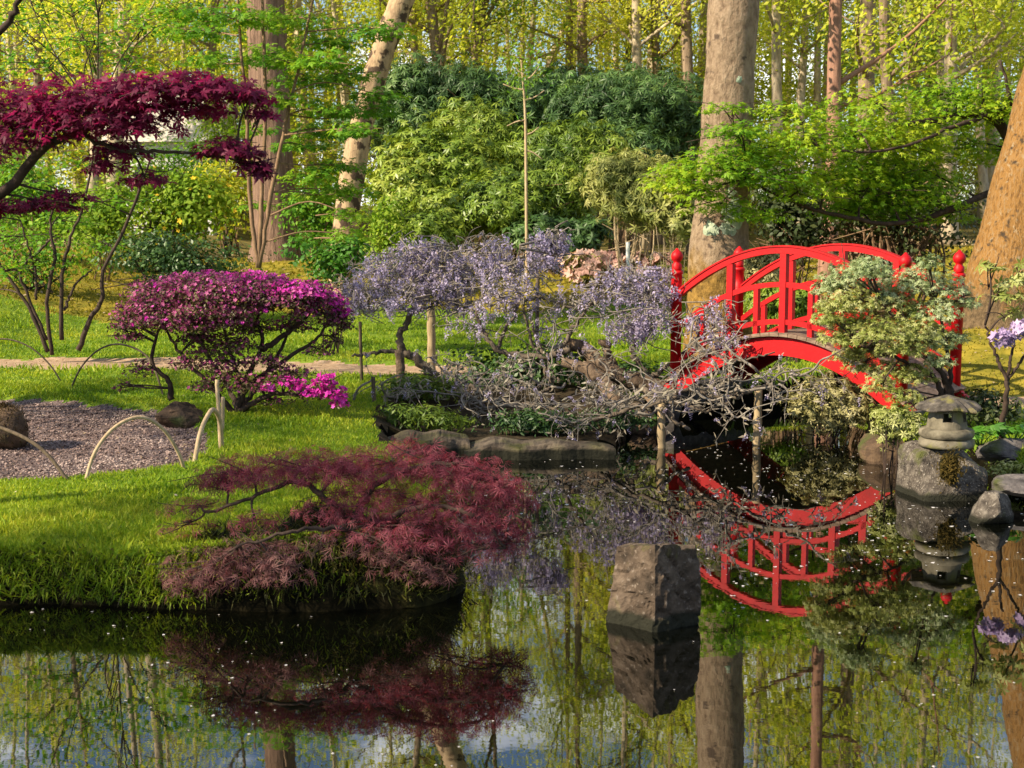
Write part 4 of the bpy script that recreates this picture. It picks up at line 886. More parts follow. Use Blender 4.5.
# hosta leaves right edge
def hosta(label, px, py, Y, n, s, seed):
    rng = np.random.default_rng(seed); c = ad(px, py, Y); root = thing('hosta', label, 'plant', c); g = G()
    a = rng.uniform(0, 2 * np.pi, n); rad = rng.uniform(.05, .17, n); P = c + np.stack([np.cos(a) * rad * 1.3, np.sin(a) * rad * .6, rng.uniform(0, .05, n)], -1)
    N = nrm(np.stack([np.cos(a) * .5, np.sin(a) * .5 - .35, np.full(n, .8)], -1) + rng.normal(0, .2, (n, 3)))
    scatter(g, fan_from([(-28, .3, .8, .1), (0, .45, 1, .2), (28, .3, .8, .1)]), P, N, rs(rng, n, s), rng, spin=np.stack([-np.sin(a), np.cos(a), 0 * a], -1)); link_mesh('leaves', g, M['bright'], root)
    g = G()
    for p in P[::2]: tube(g, cr_curve([c - [0, 0, .12], p], 4), [.004, .003], 4)
    link_mesh('stalks', g, M['bright'], root)
hosta('broad bright green leaves right behind the lantern chamber', 981, 432, 11.0, 22, .10, 300)
hosta('broad bright green leaves at the right edge above square stone', 1014, 430, 10.9, 30, .09, 301)
bush('stonecrop', 'low lime green plants over the flat dark stone', 'plant', 1008, 468, 10.6, 66, 16, 'pieris', T_KITE, .03, 700, 302, stems=0, depth=.5, lumps=7)

# garden house glimpsed through leaves
def house():
    c = base(178, 41); root = thing('garden_house', 'white garden house with pale roof glimpsed through the left trees', 'house', c)
    g = G(); box(g, c + [0, 0, 1.2], (2.6, 2.2, 2.8)); link_mesh('wall', g, M['housewall'], root)
    g = G(); z = c[2] + 2.62; x, y = c[0], c[1]
    g.add([[x - 1.7, y - 1.4, z - .1], [x + 1.7, y - 1.4, z - .1], [x + 1.7, y, z + 1.3], [x - 1.7, y, z + 1.3], [x - 1.7, y + 1.4, z - .1], [x + 1.7, y + 1.4, z - .1]], [[0, 1, 2, 3], [3, 2, 5, 4]], [[0, 3, 4], [1, 5, 2]]); link_mesh('roof', g, M['houseroof'], root)
    g = G(); box(g, c + [-.5, -1.11, 1.45], (.7, .06, .8)); link_mesh('window', g, M['dark'], root)
    g = G(); box(g, c + [.55, -1.11, .85], (.75, .06, 1.7)); link_mesh('door', g, M['dark'], root)
house()

# ------------------------------------------------------------------ maples
def pl(pts): return [ad(x, y, Y) for x, y, Y in pts]
def purple_maple():
    b = base(-75, 8.6); Y = 8.2
    tr = [[b - [0, 0, .1], ad(-78, 400, 8.6), ad(-60, 270, 8.5), ad(-30, 215, 8.3), ad(8, 188, 8.2), ad(42, 150, 8.1), ad(75, 132, 8.0), ad(120, 118, 7.9), ad(190, 100, 7.8)],
          pl([(-60, 270, 8.5), (-70, 150, 8.4), (-30, 60, 8.3), (8, 22, 8.2), (24, -10, 8.1)]), pl([(75, 132, 8.0), (120, 150, 7.9), (180, 152, 7.8), (235, 160, 7.8)])]
    pads = [pad(x, y, Yd, w * 1.08, h * 1.1, int(n * .56)) for x, y, Yd, w, h, n in [(20, 112, 8.1, 55, 22, 420), (75, 100, 7.9, 55, 26, 500), (120, 92, 7.8, 55, 24, 520), (170, 88, 7.7, 50, 20, 420), (222, 88, 7.7, 42, 14, 330), (252, 96, 7.7, 26, 9, 150),
            (60, 128, 8.0, 60, 18, 350), (130, 122, 7.8, 55, 18, 360), (225, 148, 7.8, 36, 11, 200), (252, 164, 7.8, 24, 7, 110), (40, 95, 8.0, 50, 24, 300), (145, 105, 7.8, 60, 26, 420), (95, 115, 7.8, 60, 26, 420), (15, 135, 8.1, 50, 20, 260), (195, 82, 7.8, 46, 12, 240), (240, 150, 7.8, 28, 9, 120), (200, 108, 7.9, 40, 12, 200), (120, 150, 8.0, 30, 12, 190), (145, 178, 8.0, 28, 8, 130), (105, 165, 8.0, 22, 10, 110), (262, 112, 7.7, 16, 8, 90), (262, 172, 7.8, 14, 6, 60),
            (-30, 100, 8.2, 60, 30, 420), (-20, 150, 8.4, 50, 18, 200), (0, 205, 8.4, 50, 11, 260), (45, 203, 8.3, 40, 10, 200), (70, 195, 8.3, 26, 7, 90), (-60, 210, 8.5, 50, 14, 220), (-90, 80, 8.4, 80, 40, 500), (-60, 30, 8.4, 60, 30, 260)]]
    rr = np.random.default_rng(70)
    for x, y, z, r_, n in [(-4.3, 6.6, 2.7, .7, 420), (-5.0, 6.0, 3.1, .8, 520), (-5.6, 6.9, 3.5, .8, 480), (-4.7, 7.3, 3.4, .7, 420), (-5.9, 5.9, 3.9, .8, 460), (-4.4, 5.7, 3.3, .6, 330), (-6.6, 7.6, 4.4, .9, 520), (-5.3, 8.2, 4.6, .8, 420), (-7.4, 8.8, 4.9, .9, 520), (-8.2, 9.4, 4.4, .8, 420), (-6.3, 9.3, 5.2, .8, 420), (-3.9, 7.4, 2.9, .5, 220), (-7.4, 7.0, 4.7, .8, 400), (-6.4, 5.7, 3.1, .6, 300), (-7.0, 5.4, 3.6, .7, 380), (-7.3, 6.2, 3.9, .6, 300), (-6.7, 6.4, 3.6, .5, 220), (-7.9, 8.2, 4.6, .9, 420), (-8.6, 10.2, 4.4, .8, 400), (-8.9, 8.9, 5.0, .8, 400)]: pads.append((np.array([x, y, z]), (r_, r_, r_ * .3), int(n * 1.25)))  # unseen crown pads added left of view to shade lawn and mound
    pads_tree('purple_maple', 'dark purple leaved maple reaching in from upper left', 'tree', b, tr, [[.07, .06, .05, .035, .03, .025, .02, .015, .012], [.04, .03, .02, .014], [.014, .006]], pads, [('purple', 'crown', 'twig')], T_STAR, .052, 400, 6, .7, twr=.004, br=.009)
purple_maple()
def laceleaf():
    b = gp(352, 545); Y = b[1]; q = lambda x, y, d=0: ad(x, y, Y + d)
    tr = [[b - [0, 0, .1], q(356, 520), q(372, 490), q(400, 470), q(440, 465), q(470, 468), q(498, 480)], [b, q(340, 512), q(318, 490), q(296, 482), q(268, 490), q(246, 500), q(205, 512)],
          [b, q(380, 520, -.1), q(430, 505, -.15), q(480, 520, -.2), q(505, 548, -.2)], [b, q(345, 530, -.25), q(300, 530, -.4), q(240, 545, -.5)]]
    pads = []
    for x, y, d, w, h, n in [(250, 470, .1, 48, 12, 300), (300, 466, .1, 50, 13, 380), (345, 466, .1, 48, 14, 360), (390, 462, .1, 44, 14, 330), (410, 447, .5, 26, 7, 110), (440, 468, .0, 44, 15, 330), (478, 478, 0, 42, 16, 330), (505, 496, 0, 30, 16, 240),
        (495, 522, -.1, 34, 15, 260), (455, 510, -.1, 44, 14, 270), (415, 500, 0, 44, 13, 260), (370, 492, 0, 42, 12, 230), (225, 480, .1, 34, 9, 150), (200, 505, .1, 36, 6, 60), (185, 525, .1, 28, 5, 36), (335, 505, -.1, 40, 10, 130),
        (205, 568, -.35, 42, 16, 210), (245, 560, -.42, 44, 18, 260), (280, 565, -.45, 30, 18, 150), (190, 582, -.35, 30, 10, 90), (260, 545, -.3, 40, 12, 140), (400, 562, -.4, 34, 13, 110), (430, 570, -.3, 26, 13, 90), (385, 548, -.3, 34, 10, 80), (470, 545, -.15, 36, 12, 110), (508, 540, -.1, 20, 14, 90), (320, 545, -.35, 30, 12, 60), (255, 520, -.1, 30, 8, 60), (420, 530, -.2, 50, 14, 190), (370, 525, -.2, 50, 10, 130)]:
        pads.append(pad(x, y, Y + d, w * 1.25, h * 1.5, int(n * (1.1 if d > -.22 else .65)), .9, 0 if d > -.22 else 1))
    pads_tree('laceleaf_maple', 'low weeping crimson laceleaf maple spreading over mossy bank', 'tree', b, tr, [[.035, .025, .02, .016, .014, .012, .008], [.025, .018, .012, .008], [.02, .008], [.016, .007]], pads, [('lace', 'crown', 'twig'), ('lacepale', 'drooping_leaves')], T_LACE, .042, 410, 8, .5, twr=.0035, br=.008, jz=.6)
laceleaf()
def mound():
    rng = np.random.default_rng(55); c = at(318, 590, .15); g = G(); root = thing('moss_mound', 'mossy green hummock at the pond edge under laceleaf maple', 'mound', at(318, 600, 0))
    s = at(0, 600, .1)[1] / F
    for x, y, w, h in [(240, 590, 130, 90), (310, 585, 150, 110), (385, 580, 130, 105), (425, 585, 70, 80), (200, 595, 80, 60)]:
        cc = at(x, 604, 0) + [0, .34, .06]; rockmesh(g, cc, (w * s * 1.15, .95, h * s * 1.25), rng, .25, 0, 0, 2.3, 40)
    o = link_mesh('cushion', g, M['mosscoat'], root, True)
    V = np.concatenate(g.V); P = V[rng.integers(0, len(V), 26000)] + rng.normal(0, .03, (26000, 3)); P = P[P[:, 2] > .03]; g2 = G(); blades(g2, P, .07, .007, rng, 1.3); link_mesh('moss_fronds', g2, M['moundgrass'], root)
mound()
def round_mound():
    rng = np.random.default_rng(56); c = gp(0, 452); g = G(); root = thing('round_mound', 'dark rounded brown mossy mound on the gravel at left edge', 'mound', c)
    rockmesh(g, c + [-.06, .25, .14], (.42, .42, .38), rng, .12, 0, 0, 2.5, 40); link_mesh('cushion', g, M['rock_brown'], root, True)
    V = np.concatenate(g.V); P = V[rng.integers(0, len(V), 3000)] + rng.normal(0, .012, (3000, 3)); g2 = G(); blades(g2, P, .035, .006, rng, 1.2); link_mesh('moss_fronds', g2, leafmat('brown_moss', [(.02, .014, .006), (.06, .04, .016), (.11, .075, .03)], .2, .7, .1), root)
round_mound()
def green_maple():
    b = base(1012, 19.4); Y = 17.9
    tr = [[b - [0, 0, .1], ad(1012, 250, 19.2), ad(1012, 150, 19.0), ad(985, 115, 18.8), ad(940, 120, 18.6), ad(900, 125, 18.2)], pl([(1008, 185, 19.0), (910, 222, 18.2), (832, 214, 17.9), (790, 200, 17.7), (745, 180, 17.5)]), pl([(1000, 112, 18.8), (950, 128, 18.2), (890, 150, 17.7), (820, 150, 17.5)]), pl([(1012, 250, 19.2), (1016, 170, 19.0), (1010, 100, 18.6), (1000, 60, 18.5)])]
    pads = []
    for x, y, w, h, n in [(680, 178, 40, 16, 330), (715, 165, 50, 16, 420), (755, 150, 55, 18, 520), (800, 140, 55, 20, 560), (740, 130, 40, 8, 160), (850, 130, 55, 20, 560), (900, 128, 55, 22, 560), (945, 112, 50, 20, 460), (985, 98, 40, 22, 360), (1015, 105, 40, 24, 360), (870, 165, 55, 20, 620), (915, 165, 50, 20, 520), (830, 172, 55, 18, 480),
        (880, 198, 50, 18, 480), (925, 195, 45, 16, 330), (850, 210, 40, 12, 260), (900, 218, 34, 8, 160), (770, 175, 50, 14, 330), (700, 192, 36, 9, 160), (960, 145, 45, 18, 360), (1000, 150, 40, 18, 260), (790, 110, 45, 9, 170), (730, 108, 30, 6, 80), (870, 100, 50, 12, 200), (940, 90, 50, 14, 220), (800, 190, 50, 14, 260), (760, 215, 34, 8, 120), (905, 175, 60, 24, 420), (860, 190, 60, 20, 380), (720, 205, 40, 10, 160), (890, 145, 60, 20, 380), (950, 215, 30, 10, 120)]:
        rr = np.random.default_rng(int(x * y)); pads.append(pad(x, y, np.interp(x, [700, 780, 900, 980], [17.0, 17.3, 18.8, 19.2]) + rr.uniform(-.5, .5), w * 1.1, h * 1.35, int(n * 1.5), .8))
    pads_tree('green_maple', 'bright green maple with layered boughs above the bridge', 'tree', b, tr, [[.11, .09, .07, .05, .03], [.05, .03, .02, .012], [.04, .02, .012], [.05, .03, .015]], pads, [('acer', 'crown', 'twig')], T_STAR, .064, 420, 6, .8, twr=.007, br=.016)
green_maple()
def sapling():
    b = base(258, 20.5); Y = 20.5
    tr = [pl([(258, 268, Y), (250, 200, Y), (247, 120, Y), (240, 40, Y), (236, -60, Y)]), pl([(258, 268, Y), (262, 190, Y), (266, 100, Y), (262, 0, Y), (270, -80, Y)]), pl([(259, 268, Y), (272, 190, Y), (284, 130, Y), (300, 60, Y), (318, -20, Y)])]
    pads = []; rr = np.random.default_rng(9)
    for x, y, w, h, n in [(200, 30, 50, 14, 300), (240, 15, 50, 14, 300), (290, 20, 50, 14, 320), (330, 40, 45, 12, 280), (215, 60, 40, 10, 200), (265, 55, 45, 12, 250), (310, 80, 45, 12, 280), (350, 75, 35, 10, 180), (230, 85, 30, 8, 120), (285, 100, 40, 10, 200), (330, 110, 40, 10, 220), (170, 10, 50, 12, 220), (355, 130, 30, 9, 150), (300, 145, 34, 8, 150), (340, 165, 36, 10, 180), (320, 195, 34, 9, 150), (350, 215, 30, 9, 120), (255, 205, 26, 6, 60), (380, 30, 40, 12, 200), (380, 95, 34, 10, 150), (300, -30, 80, 20, 400), (220, -40, 80, 20, 400), (370, -30, 60, 18, 260), (258, 130, 30, 7, 70), (325, 130, 40, 12, 260), (345, 190, 36, 12, 240), (310, 175, 34, 10, 180), (350, 235, 30, 12, 160), (370, 110, 34, 12, 220), (330, 60, 40, 12, 240), (285, 60, 40, 12, 220)]:
        pads.append(pad(x, y, Y + rr.uniform(-.9, .9), w, h, n, .8))
    pads_tree('maple_sapling', 'green maple sapling with three thin stems before the brown tree', 'tree', b, tr, [[.036, .026, .016]] * 3, pads, [('sapling', 'crown', 'twig_brown')], T_STAR, .085, 430, 5, .8, twr=.008, br=.014)
sapling()
def left_tree():
    b = base(70, 17.5); Y = 17.6
    tr = [pl([(48, 352, Y), (30, 310, Y), (10, 280, Y), (-15, 240, Y)]), pl([(52, 355, Y), (47, 300, Y), (55, 255, Y), (50, 228, Y), (58, 190, Y)]), pl([(47, 340, Y), (28, 295, Y), (20, 272, Y), (40, 250, Y), (54, 236, Y)]), pl([(62, 340, Y), (62, 280, Y), (70, 240, Y), (85, 200, Y), (98, 120, Y)]), pl([(64, 310, Y), (75, 285, Y), (92, 270, Y)]), pl([(78, 350, Y), (90, 320, Y), (102, 300, Y), (104, 270, Y), (130, 215, Y), (150, 160, Y)]), pl([(36, 300, Y), (35, 270, Y), (20, 220, Y)])]
    pads = []; rr = np.random.default_rng(10)
    for x, y, w, h, n in [(20, 235, 40, 16, 160), (-20, 215, 40, 20, 160), (60, 220, 36, 12, 130), (95, 200, 34, 12, 110), (40, 260, 34, 10, 80), (5, 270, 30, 10, 80), (110, 245, 30, 10, 80), (80, 160, 40, 14, 100), (30, 180, 45, 14, 120), (135, 200, 30, 9, 70), (40, 60, 60, 20, 330), (95, 40, 50, 18, 240), (10, 20, 60, 20, 300), (130, 60, 40, 14, 130), (70, 5, 60, 16, 240), (-20, 290, 30, 12, 60), (145, 25, 40, 12, 140), (20, -30, 80, 20, 300), (100, -40, 80, 20, 300)]:
        pads.append(pad(x, y, Y + rr.uniform(-.8, .8), w, h, n, .8))
    pads_tree('multistem_tree', 'small many stemmed tree with sparse leaves on left lawn', 'tree', b, tr, [[.03, .022, .014], [.028, .022, .012], [.022, .014], [.03, .02, .012], [.02, .01], [.035, .025, .014], [.018, .01]], pads, [('sapling', 'crown', 'twig')], T_KITE, .075, 440, 5, .8, twr=.007, br=.011)
left_tree()

# ------------------------------------------------------------------ azalea
def azalea():
    b = base(235, 12.9); Y = 12.9; q = lambda x, y, d=0: ad(x, y, Y + d)
    tr = [[b - [0, 0, .05], q(222, 400), q(200, 375), q(175, 345), q(160, 318)], [b, q(240, 385), q(228, 345, -.1), q(220, 310)], [b, q(245, 380), q(262, 345), q(258, 320), q(262, 295)], [b, q(250, 385), q(285, 360), q(315, 340), q(325, 325)], [q(262, 350), q(285, 335), q(300, 322), q(310, 312)],
          [q(172, 400), q(168, 380), q(152, 363), q(157, 335), q(165, 318)], [b, q(270, 395, -.2), q(300, 395, -.3), q(330, 392, -.3)], [b, q(230, 390, .3), q(205, 350, .4), q(190, 315, .4)], [b, q(255, 390, .3), q(280, 350, .4), q(295, 310, .4)]]
    pads = []; rr = np.random.default_rng(12)
    # dome of pads: x, y, depth, w, h, n leaves, n dull, n bright
    dome = [(130, 335, 0, 18, 9, 0), (335, 338, 0, 14, 10, 0), (320, 350, -.1, 18, 10, 0), (205, 285, 0, 50, 14, 2), (250, 287, -.2, 44, 12, 2), (300, 292, -.2, 40, 12, 3), (190, 362, -.2, 24, 12, 0), (285, 375, -.2, 26, 12, 0), (250, 385, -.3, 30, 12, 0), (210, 385, -.2, 24, 10, 0), (150, 318, -.2, 34, 18, 1), (190, 320, -.3, 34, 18, 1), (230, 318, -.3, 30, 16, 1), (255, 305, -.2, 30, 14, 1), (300, 300, -.2, 34, 12, 1), (330, 320, -.1, 18, 10, 0), (175, 300, .1, 44, 20, 1), (240, 290, .1, 50, 14, 1), (250, 325, 0, 22, 14, 0), (200, 335, 0, 30, 12, 0), (225, 360, 0, 30, 14, 0), (290, 325, .2, 30, 10, 0), (135, 312, 0, 26, 14, 1), (160, 298, -.1, 34, 15, 1), (190, 290, -.2, 36, 16, 1), (150, 290, .4, 30, 12, 1), (185, 283, .4, 36, 10, 2), (215, 290, -.3, 36, 17, 1), (225, 282, .2, 40, 9, 2), (262, 283, 0, 36, 9, 2), (250, 294, -.3, 34, 12, 1), (295, 290, 0, 32, 9, 3), (322, 302, 0, 28, 9, 3), (338, 314, 0, 17, 8, 3), (280, 300, -.3, 30, 9, 1), (310, 312, -.2, 26, 8, 1), (120, 325, 0, 14, 8, 0), (205, 308, -.4, 34, 13, 1), (170, 316, -.3, 36, 12, 1), (235, 310, -.4, 24, 12, 1), (300, 300, .5, 34, 9, 3), (250, 280, .6, 40, 8, 3), (345, 325, 0, 10, 8, 0), (240, 340, -.2, 26, 16, 0), (215, 345, 0, 30, 14, 0), (265, 360, -.2, 26, 12, 0), (230, 375, -.2, 30, 14, 0)]
    for x, y, d, w, h, k in dome:
        c = pad(x, y, Y + d, w, h, 10, .9); n = int(w * h * 1.3)
        if y > 336: n = int(n * .6)
        fl = {0: (.28, 1, 0), 1: (.44, .97, .03), 2: (1.0, .78, .22), 3: (1.1, .4, .6)}[k]
        pads.append((c[0], c[1], int(n * 1.1), 0)); nf = int(n * fl[0])
        if fl[1]: pads.append((c[0] + [0, 0, .012], c[1], max(4, int(nf * fl[1])), 1))
        if fl[2]: pads.append((c[0] + [0, 0, .02], c[1], max(4, int(nf * fl[2])), 2))
    for x, y, w, h, n in [(325, 380, 14, 9, 120), (333, 393, 16, 10, 170), (318, 390, 12, 8, 90), (340, 402, 10, 7, 70), (268, 387, 10, 6, 50), (300, 386, 12, 6, 60), (287, 381, 11, 6, 45), (312, 392, 12, 6, 70)]:
        c = pad(x, y, Y - .35, w, h, n, .9); pads.append((c[0], c[1], n, 2)); pads.append((c[0], c[1], n // 2, 0))
    for x, y, w, h in [(290, 372, 30, 10), (140, 368, 18, 14), (125, 385, 12, 8), (305, 395, 22, 9), (275, 400, 24, 8)]:
        c = pad(x, y, Y - .1, w, h, 10, .9); pads.append((c[0], c[1], int(w * h * .45), 0)); pads.append((c[0], c[1], int(w * h * .12), 1))
    pads_tree('azalea', 'umbrella shaped azalea with magenta blossoms beside the gravel', 'shrub', b, tr, [[.03, .022, .016, .01]] * 9, pads, [('azleaf', 'foliage', 'twig'), ('azflower', 'blossoms'), ('azbright', 'bright_blossoms')], [T_KITE, T_BLOS, T_BLOS], [.032, .019, .022], 450, 3, .6, twr=.005, br=.009, trunkname='branches', jz=.8)
azalea()

# ------------------------------------------------------------------ wisteria
def wisteria(label, b, trunks, radii, crown, seed, tangle=None, logs=None):
    rng = np.random.default_rng(seed); root = thing('wisteria', label, 'wisteria', b); g = G(); gt = G(); gf = G(); gb = G(); nodes = []
    for p, r in zip(trunks, radii):
        c = cr_curve(p, 34); c[2:-1] += rng.normal(0, .012, c[2:-1].shape); tube(g, c, r, 8, True, .1, rng); nodes.append(c)
    nodes = np.concatenate(nodes)
    if logs:
        gl = G()
        for p, r in logs: c = cr_curve(p, 24); c[1:-1] += rng.normal(0, .012, c[1:-1].shape); tube(gl, c, r, 12, True, .08, rng); nodes = np.concatenate([nodes, c])
        link_mesh('old_trunk', gl, M['log'], root, True)
    for (c, rad, n) in crown:
        rad = np.array(rad); d = np.linalg.norm(nodes - c, axis=1); s0 = nodes[d.argmin()]
        tube(gt, cr_curve([s0, (s0 + c) / 2 + rng.normal(0, .08, 3), c], 8), [.014, .008], 5)
        for k in range(int(12 + n * .16)):
            a = c + rng.normal(0, .5, 3) * rad; e = a + rng.normal(0, .5, 3) * rad * 1.0; m = (a + e) / 2 + rng.normal(0, .25, 3) * rad; e[2] -= .03
            tube(gt, cr_curve([a, m, e, e + rng.normal(0, .05, 3)], 7), [.0065, .003], 4)
        v = nrm(rng.normal(size=(n, 3))) * rng.random((n, 1)) ** .45; P = c + v * rad
        scatter(gf, T_RAC, P, nrm(np.array([0, 0, 1]) + rng.normal(0, .35, (n, 3))), rs(rng, n, .105, .4), rng)
        m = int(n * 1.6); v = nrm(rng.normal(size=(m, 3))) * rng.random((m, 1)) ** .45; scatter(gb, T_LONG, c + v * rad, nrm(rng.normal(0, 1, (m, 3))), rs(rng, m, .055), rng)
    if tangle:
        for (c, rad, n, zmin) in tangle:
            rad = np.array(rad)
            zl = lambda z: np.where(z < zmin, zmin + (zmin - z) * .6, z)
            for k in range(max(4, int(n * .21))):
                a = c + rng.normal(0, .5, 3) * rad; p = [a]; d = nrm(rng.normal(0, 1, 3) * [1, .6, .3]); r = rng.uniform(.006, .016)
                for _ in range(7): d = nrm(d + rng.normal(0, .62, 3) * [1, 1, .75] + [0, 0, .04]); p.append(p[-1] + d * rng.uniform(.07, .15))
                p = cr_curve(p, 22); p[:, 2] = zl(p[:, 2]); tube(gt, p, [r, r * .7, r * .3], 5)
                for _ in range(4):
                    q0 = p[rng.integers(4, 22)]; d2 = nrm(rng.normal(0, 1, 3) * [1, .7, .6]); q1 = q0 + d2 * rng.uniform(.08, .22); q2 = q1 + nrm(d2 + rng.normal(0, .6, 3)) * rng.uniform(.06, .16)
                    tw = cr_curve([q0, q1, q2], 7); tube(gt, tw, [.004, .002], 4)
                    m = 4; P = tw[rng.integers(2, 7, m)] + rng.normal(0, .012, (m, 3)); scatter(gb, T_LONG, P, nrm(rng.normal(0, 1, (m, 3)) + [0, 0, .5]), rs(rng, m, .07), rng)
                    if rng.random() < .5: scatter(gf, T_RAC, tw[-1:] , upn(rng, 1, .5), .075, rng)
    link_mesh('trunk', g, M['wist'], root, True); link_mesh('twigs', gt, M['wisttwig'], root, True); link_mesh('blossoms', gf, M['wflower'], root); link_mesh('buds', gb, M['wleaf'], root)
def wp(x, y, Y, w, h, n, depth=.9): s = Y / F; return (ad(x, y, Y), (w * s * 1.15, w * s * depth, h * s * 1.5), int(n * .85))
def wisterias():
    b = base(446, 14.9); q = lambda x, y, Y=14.9: ad(x, y, Y)
    wisteria('leaning wisteria with rounded lilac crown propped on a tan post', b, [[b - [0, 0, .1], q(436, 378), q(420, 363), q(403, 350), q(402, 335), q(411, 314), q(425, 290)], [q(403, 350), q(380, 352), q(352, 356)], [q(411, 314), q(390, 300), q(362, 295)], [q(411, 314), q(440, 300), q(470, 280)]],
             [[.07, .06, .05, .045, .035, .03, .018], [.026, .02, .012], [.018, .008], [.018, .008]],
             [wp(x, y, Y, w, h, n) for x, y, Y, w, h, n in [(375, 292, 14.8, 26, 14, 80), (395, 268, 14.9, 30, 16, 150), (425, 258, 14.9, 30, 16, 180), (440, 278, 14.7, 30, 16, 130), (455, 260, 15, 26, 14, 120), (420, 290, 14.7, 28, 11, 80), (468, 288, 14.9, 24, 14, 70), (360, 305, 14.8, 16, 9, 40), (400, 300, 14.6, 26, 9, 60), (455, 305, 14.8, 20, 9, 26), (372, 268, 15.0, 22, 10, 34), (352, 285, 14.8, 18, 9, 26)]], 500,
             tangle=[(q(400, 408, 13.6), (.35, .2, .12), 26, .3), (q(425, 395, 14.2), (.45, .2, .12), 26, .3)])
    b = base(690, 14.1); q = lambda x, y, Y=14.4: ad(x, y, Y)
    wisteria('sprawling grey wisteria with twisted branches reaching over the water', b,
             [[q(570, 348), q(560, 352), q(545, 357), q(520, 355), q(497, 350), q(483, 332), q(478, 308), q(486, 285)], [q(497, 350), q(505, 330), q(520, 300), q(512, 270), q(520, 245)], [q(560, 352), q(575, 325), q(595, 300), q(620, 285), q(650, 278)], [q(520, 300), q(545, 298), q(575, 308), q(600, 300)],
              [q(530, 395), q(545, 378), q(540, 358), q(530, 335), q(522, 300)], [q(535, 400), q(550, 385), q(548, 362), q(540, 345), q(530, 315)], [q(640, 385), q(660, 372), q(690, 345), q(705, 325)], [q(655, 390), q(640, 365), q(632, 350), q(640, 330)], [q(560, 425, 13.2), q(585, 424, 12.9), q(620, 412, 12.5), q(665, 402, 12.3), q(710, 410, 12.2), q(740, 392, 12.2)], [q(665, 402, 12.3), q(690, 390, 12.4), q(725, 398, 12.3), q(775, 380, 12.4)], [q(690, 345, 13.6), q(712, 352, 12.9), q(735, 362, 12.6), q(775, 352, 12.6)], [q(470, 385, 13.8), q(500, 405, 13.6), q(540, 405, 13.5), q(600, 425, 13.3)], [q(640, 385), q(660, 402, 13.4), q(660, 406, 12.7), q(690, 430, 12.5)]],
             [[.045, .04, .036, .03, .026, .022, .018, .012], [.022, .014, .01], [.026, .016, .01], [.016, .01], [.022, .018, .012], [.022, .018, .012], [.03, .02, .012], [.03, .022, .014], [.024, .022, .016, .01], [.02, .012], [.02, .012, .007], [.02, .016, .01], [.03, .03, .014]],
             [wp(x, y, Y, w, h, n) for x, y, Y, w, h, n in [(490, 255, 14.6, 26, 16, 90), (512, 275, 14.4, 28, 18, 80), (545, 252, 14.6, 20, 16, 100), (555, 240, 14.7, 14, 9, 60), (500, 300, 14.3, 22, 14, 40), (600, 290, 14.3, 26, 12, 50), (630, 278, 14.4, 26, 12, 90), (655, 285, 14.3, 24, 14, 100), (630, 325, 14.1, 28, 12, 100), (650, 320, 14.0, 22, 12, 70), (700, 318, 13.9, 14, 9, 24), (718, 312, 13.8, 14, 12, 30), (570, 300, 14.5, 28, 13, 34), (470, 320, 14.4, 24, 13, 34), (722, 338, 13.6, 14, 9, 24), (560, 340, 14.4, 30, 15, 26), (645, 300, 14.2, 30, 12, 60), (535, 300, 14.5, 26, 16, 30)]], 510,
             tangle=[(q(470, 400, 13.8), (.45, .25, .13), 40, .25), (q(520, 410, 13.5), (.5, .25, .14), 60, .22), (q(570, 413, 12.9), (.55, .25, .16), 55, .2), (q(620, 405, 12.5), (.55, .25, .16), 55, .32), (q(655, 402, 12.3), (.5, .25, .12), 40, .36), (q(715, 392, 12.3), (.5, .22, .12), 50, .42), (q(765, 376, 12.4), (.45, .2, .10), 40, .5), (q(540, 385, 13.9), (.6, .2, .12), 30, .3)],
             logs=[([q(566, 344, 14.5), q(585, 350, 14.5), q(602, 366), q(628, 380), q(665, 396), b - [0, 0, .1]], [.05, .075, .09, .09, .10, .12]), ([q(563, 362, 14.3), q(590, 372, 14.2), q(608, 388, 14.1), q(622, 408, 14.0)], [.05, .07, .08, .07]), ([q(602, 340, 14.4), q(612, 362), q(618, 376)], [.04, .035, .04])])
wisterias()

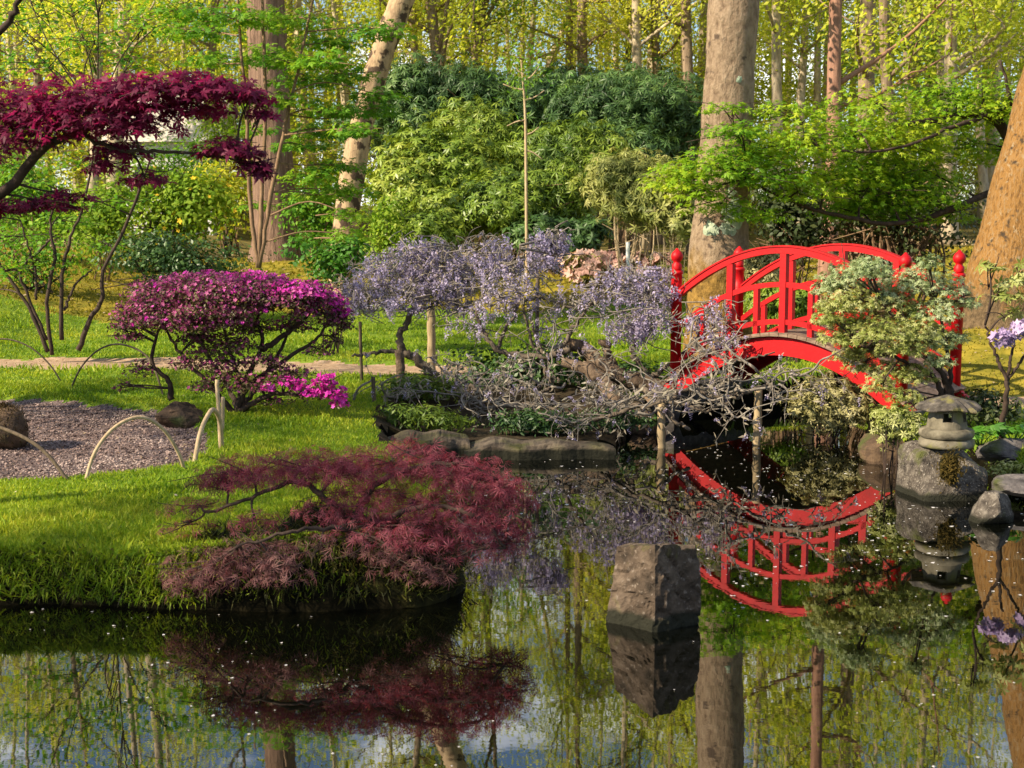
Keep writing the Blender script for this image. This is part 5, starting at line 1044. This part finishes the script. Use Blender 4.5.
# ------------------------------------------------------------------ right bank shrubs
def pieris():
    b = base(940, 11.75); q = lambda x, y, Y=11.7: ad(x, y, Y)
    tr = [[b - [0, 0, .05], q(948, 395), q(935, 365), q(905, 330), q(880, 300)], [b, q(940, 390), q(925, 370), q(900, 360), q(860, 345)], [b, q(950, 380), q(945, 340), q(935, 300)], [q(955, 402), q(940, 370), q(912, 345), q(900, 300)]]
    pads = []; rr = np.random.default_rng(14)
    for x, y, w, h, n in [(845, 275, 24, 15, 80), (870, 268, 24, 12, 80), (840, 300, 24, 15, 80), (880, 290, 30, 17, 110), (915, 280, 26, 17, 100), (945, 285, 26, 14, 70), (860, 320, 30, 15, 110), (900, 315, 30, 16, 110), (935, 310, 26, 14, 70), (840, 335, 24, 12, 70), (870, 345, 28, 14, 90), (905, 345, 26, 13, 70), (930, 340, 26, 12, 60), (890, 368, 26, 12, 70), (915, 375, 22, 11, 50), (960, 300, 20, 10, 40), (930, 262, 14, 8, 30), (950, 335, 20, 11, 45), (850, 355, 20, 9, 45), (880, 385, 20, 9, 40), (865, 265, 16, 9, 40), (830, 285, 18, 14, 60), (828, 315, 16, 12, 50), (855, 300, 26, 14, 80), (895, 300, 26, 14, 80), (885, 330, 30, 14, 80), (920, 330, 26, 12, 60), (860, 365, 18, 8, 36), (905, 395, 20, 8, 30), (940, 360, 16, 9, 30)]:
        Y = 11.7 + rr.uniform(-.35, .35); c = pad(x, y, Y, w * 1.1, h * 1.15, 9, 1.0); pads.append((c[0], c[1], int(n * 4.2), 2 if (y < 292 or x > 925) else 0)); pads.append((c[0], c[1], max(2, n // 10), 1))
    pads_tree('pieris', 'pale variegated pieris shrub covering the right end of bridge', 'shrub', b, tr, [[.03, .022, .015, .01]] * 4, pads, [('pieris', 'foliage', 'twig'), ('pierisred', 'new_growth'), ('pierispale', 'pale_foliage')], [T_ROS, T_ROS, T_ROS], [.027, .028, .027], 600, 4, .6, twr=.005, br=.009, trunkname='stems', jz=.6)
pieris()
def lilac_rhodo():
    b = base(1006, 11.2); q = lambda x, y, Y=11.0: ad(x, y, Y)
    tr = [[b - [0, 0, .05], q(1006, 400), q(1008, 370), q(1015, 345)], [q(1008, 385), q(998, 360), q(990, 340), q(985, 325)], [q(1008, 380), q(1025, 355), q(1040, 330)]]
    pads = [(*pad(x, y, 11.0, w, h, n, .9), 0) for x, y, w, h, n in [(1000, 290, 26, 16, 28), (1022, 275, 20, 12, 24), (990, 265, 16, 8, 12), (1045, 320, 26, 20, 40), (1012, 312, 14, 7, 10), (1050, 290, 26, 14, 30)]]
    root = pads_tree('lilac_rhododendron', 'rhododendron with lilac flower heads at the right photo edge', 'shrub', b, tr, [[.028, .022, .014, .01], [.018, .012, .008], [.014, .008]], pads, [('pieris', 'foliage', 'twig')], T_ROS, .065, 610, 3, .6, twr=.006, br=.01, trunkname='stems')
    rng = np.random.default_rng(15)
    for x, y, r in [(1003, 338, .085), (1022, 330, .085), (1040, 345, .08)]:
        c = q(x, y, 10.85); d = nrm(rng.normal(size=(46, 3)) + [0, -.2, .5]); g = G(); scatter(g, T_BLOS, c + d * [1.1, 1.0, .75] * r * rng.uniform(.5, 1.05, (46, 1)), nrm(d + rng.normal(0, .3, (46, 3))), rs(rng, 46, .042), rng); link_mesh('flower_head', g, M['lilac'], root)
lilac_rhodo()
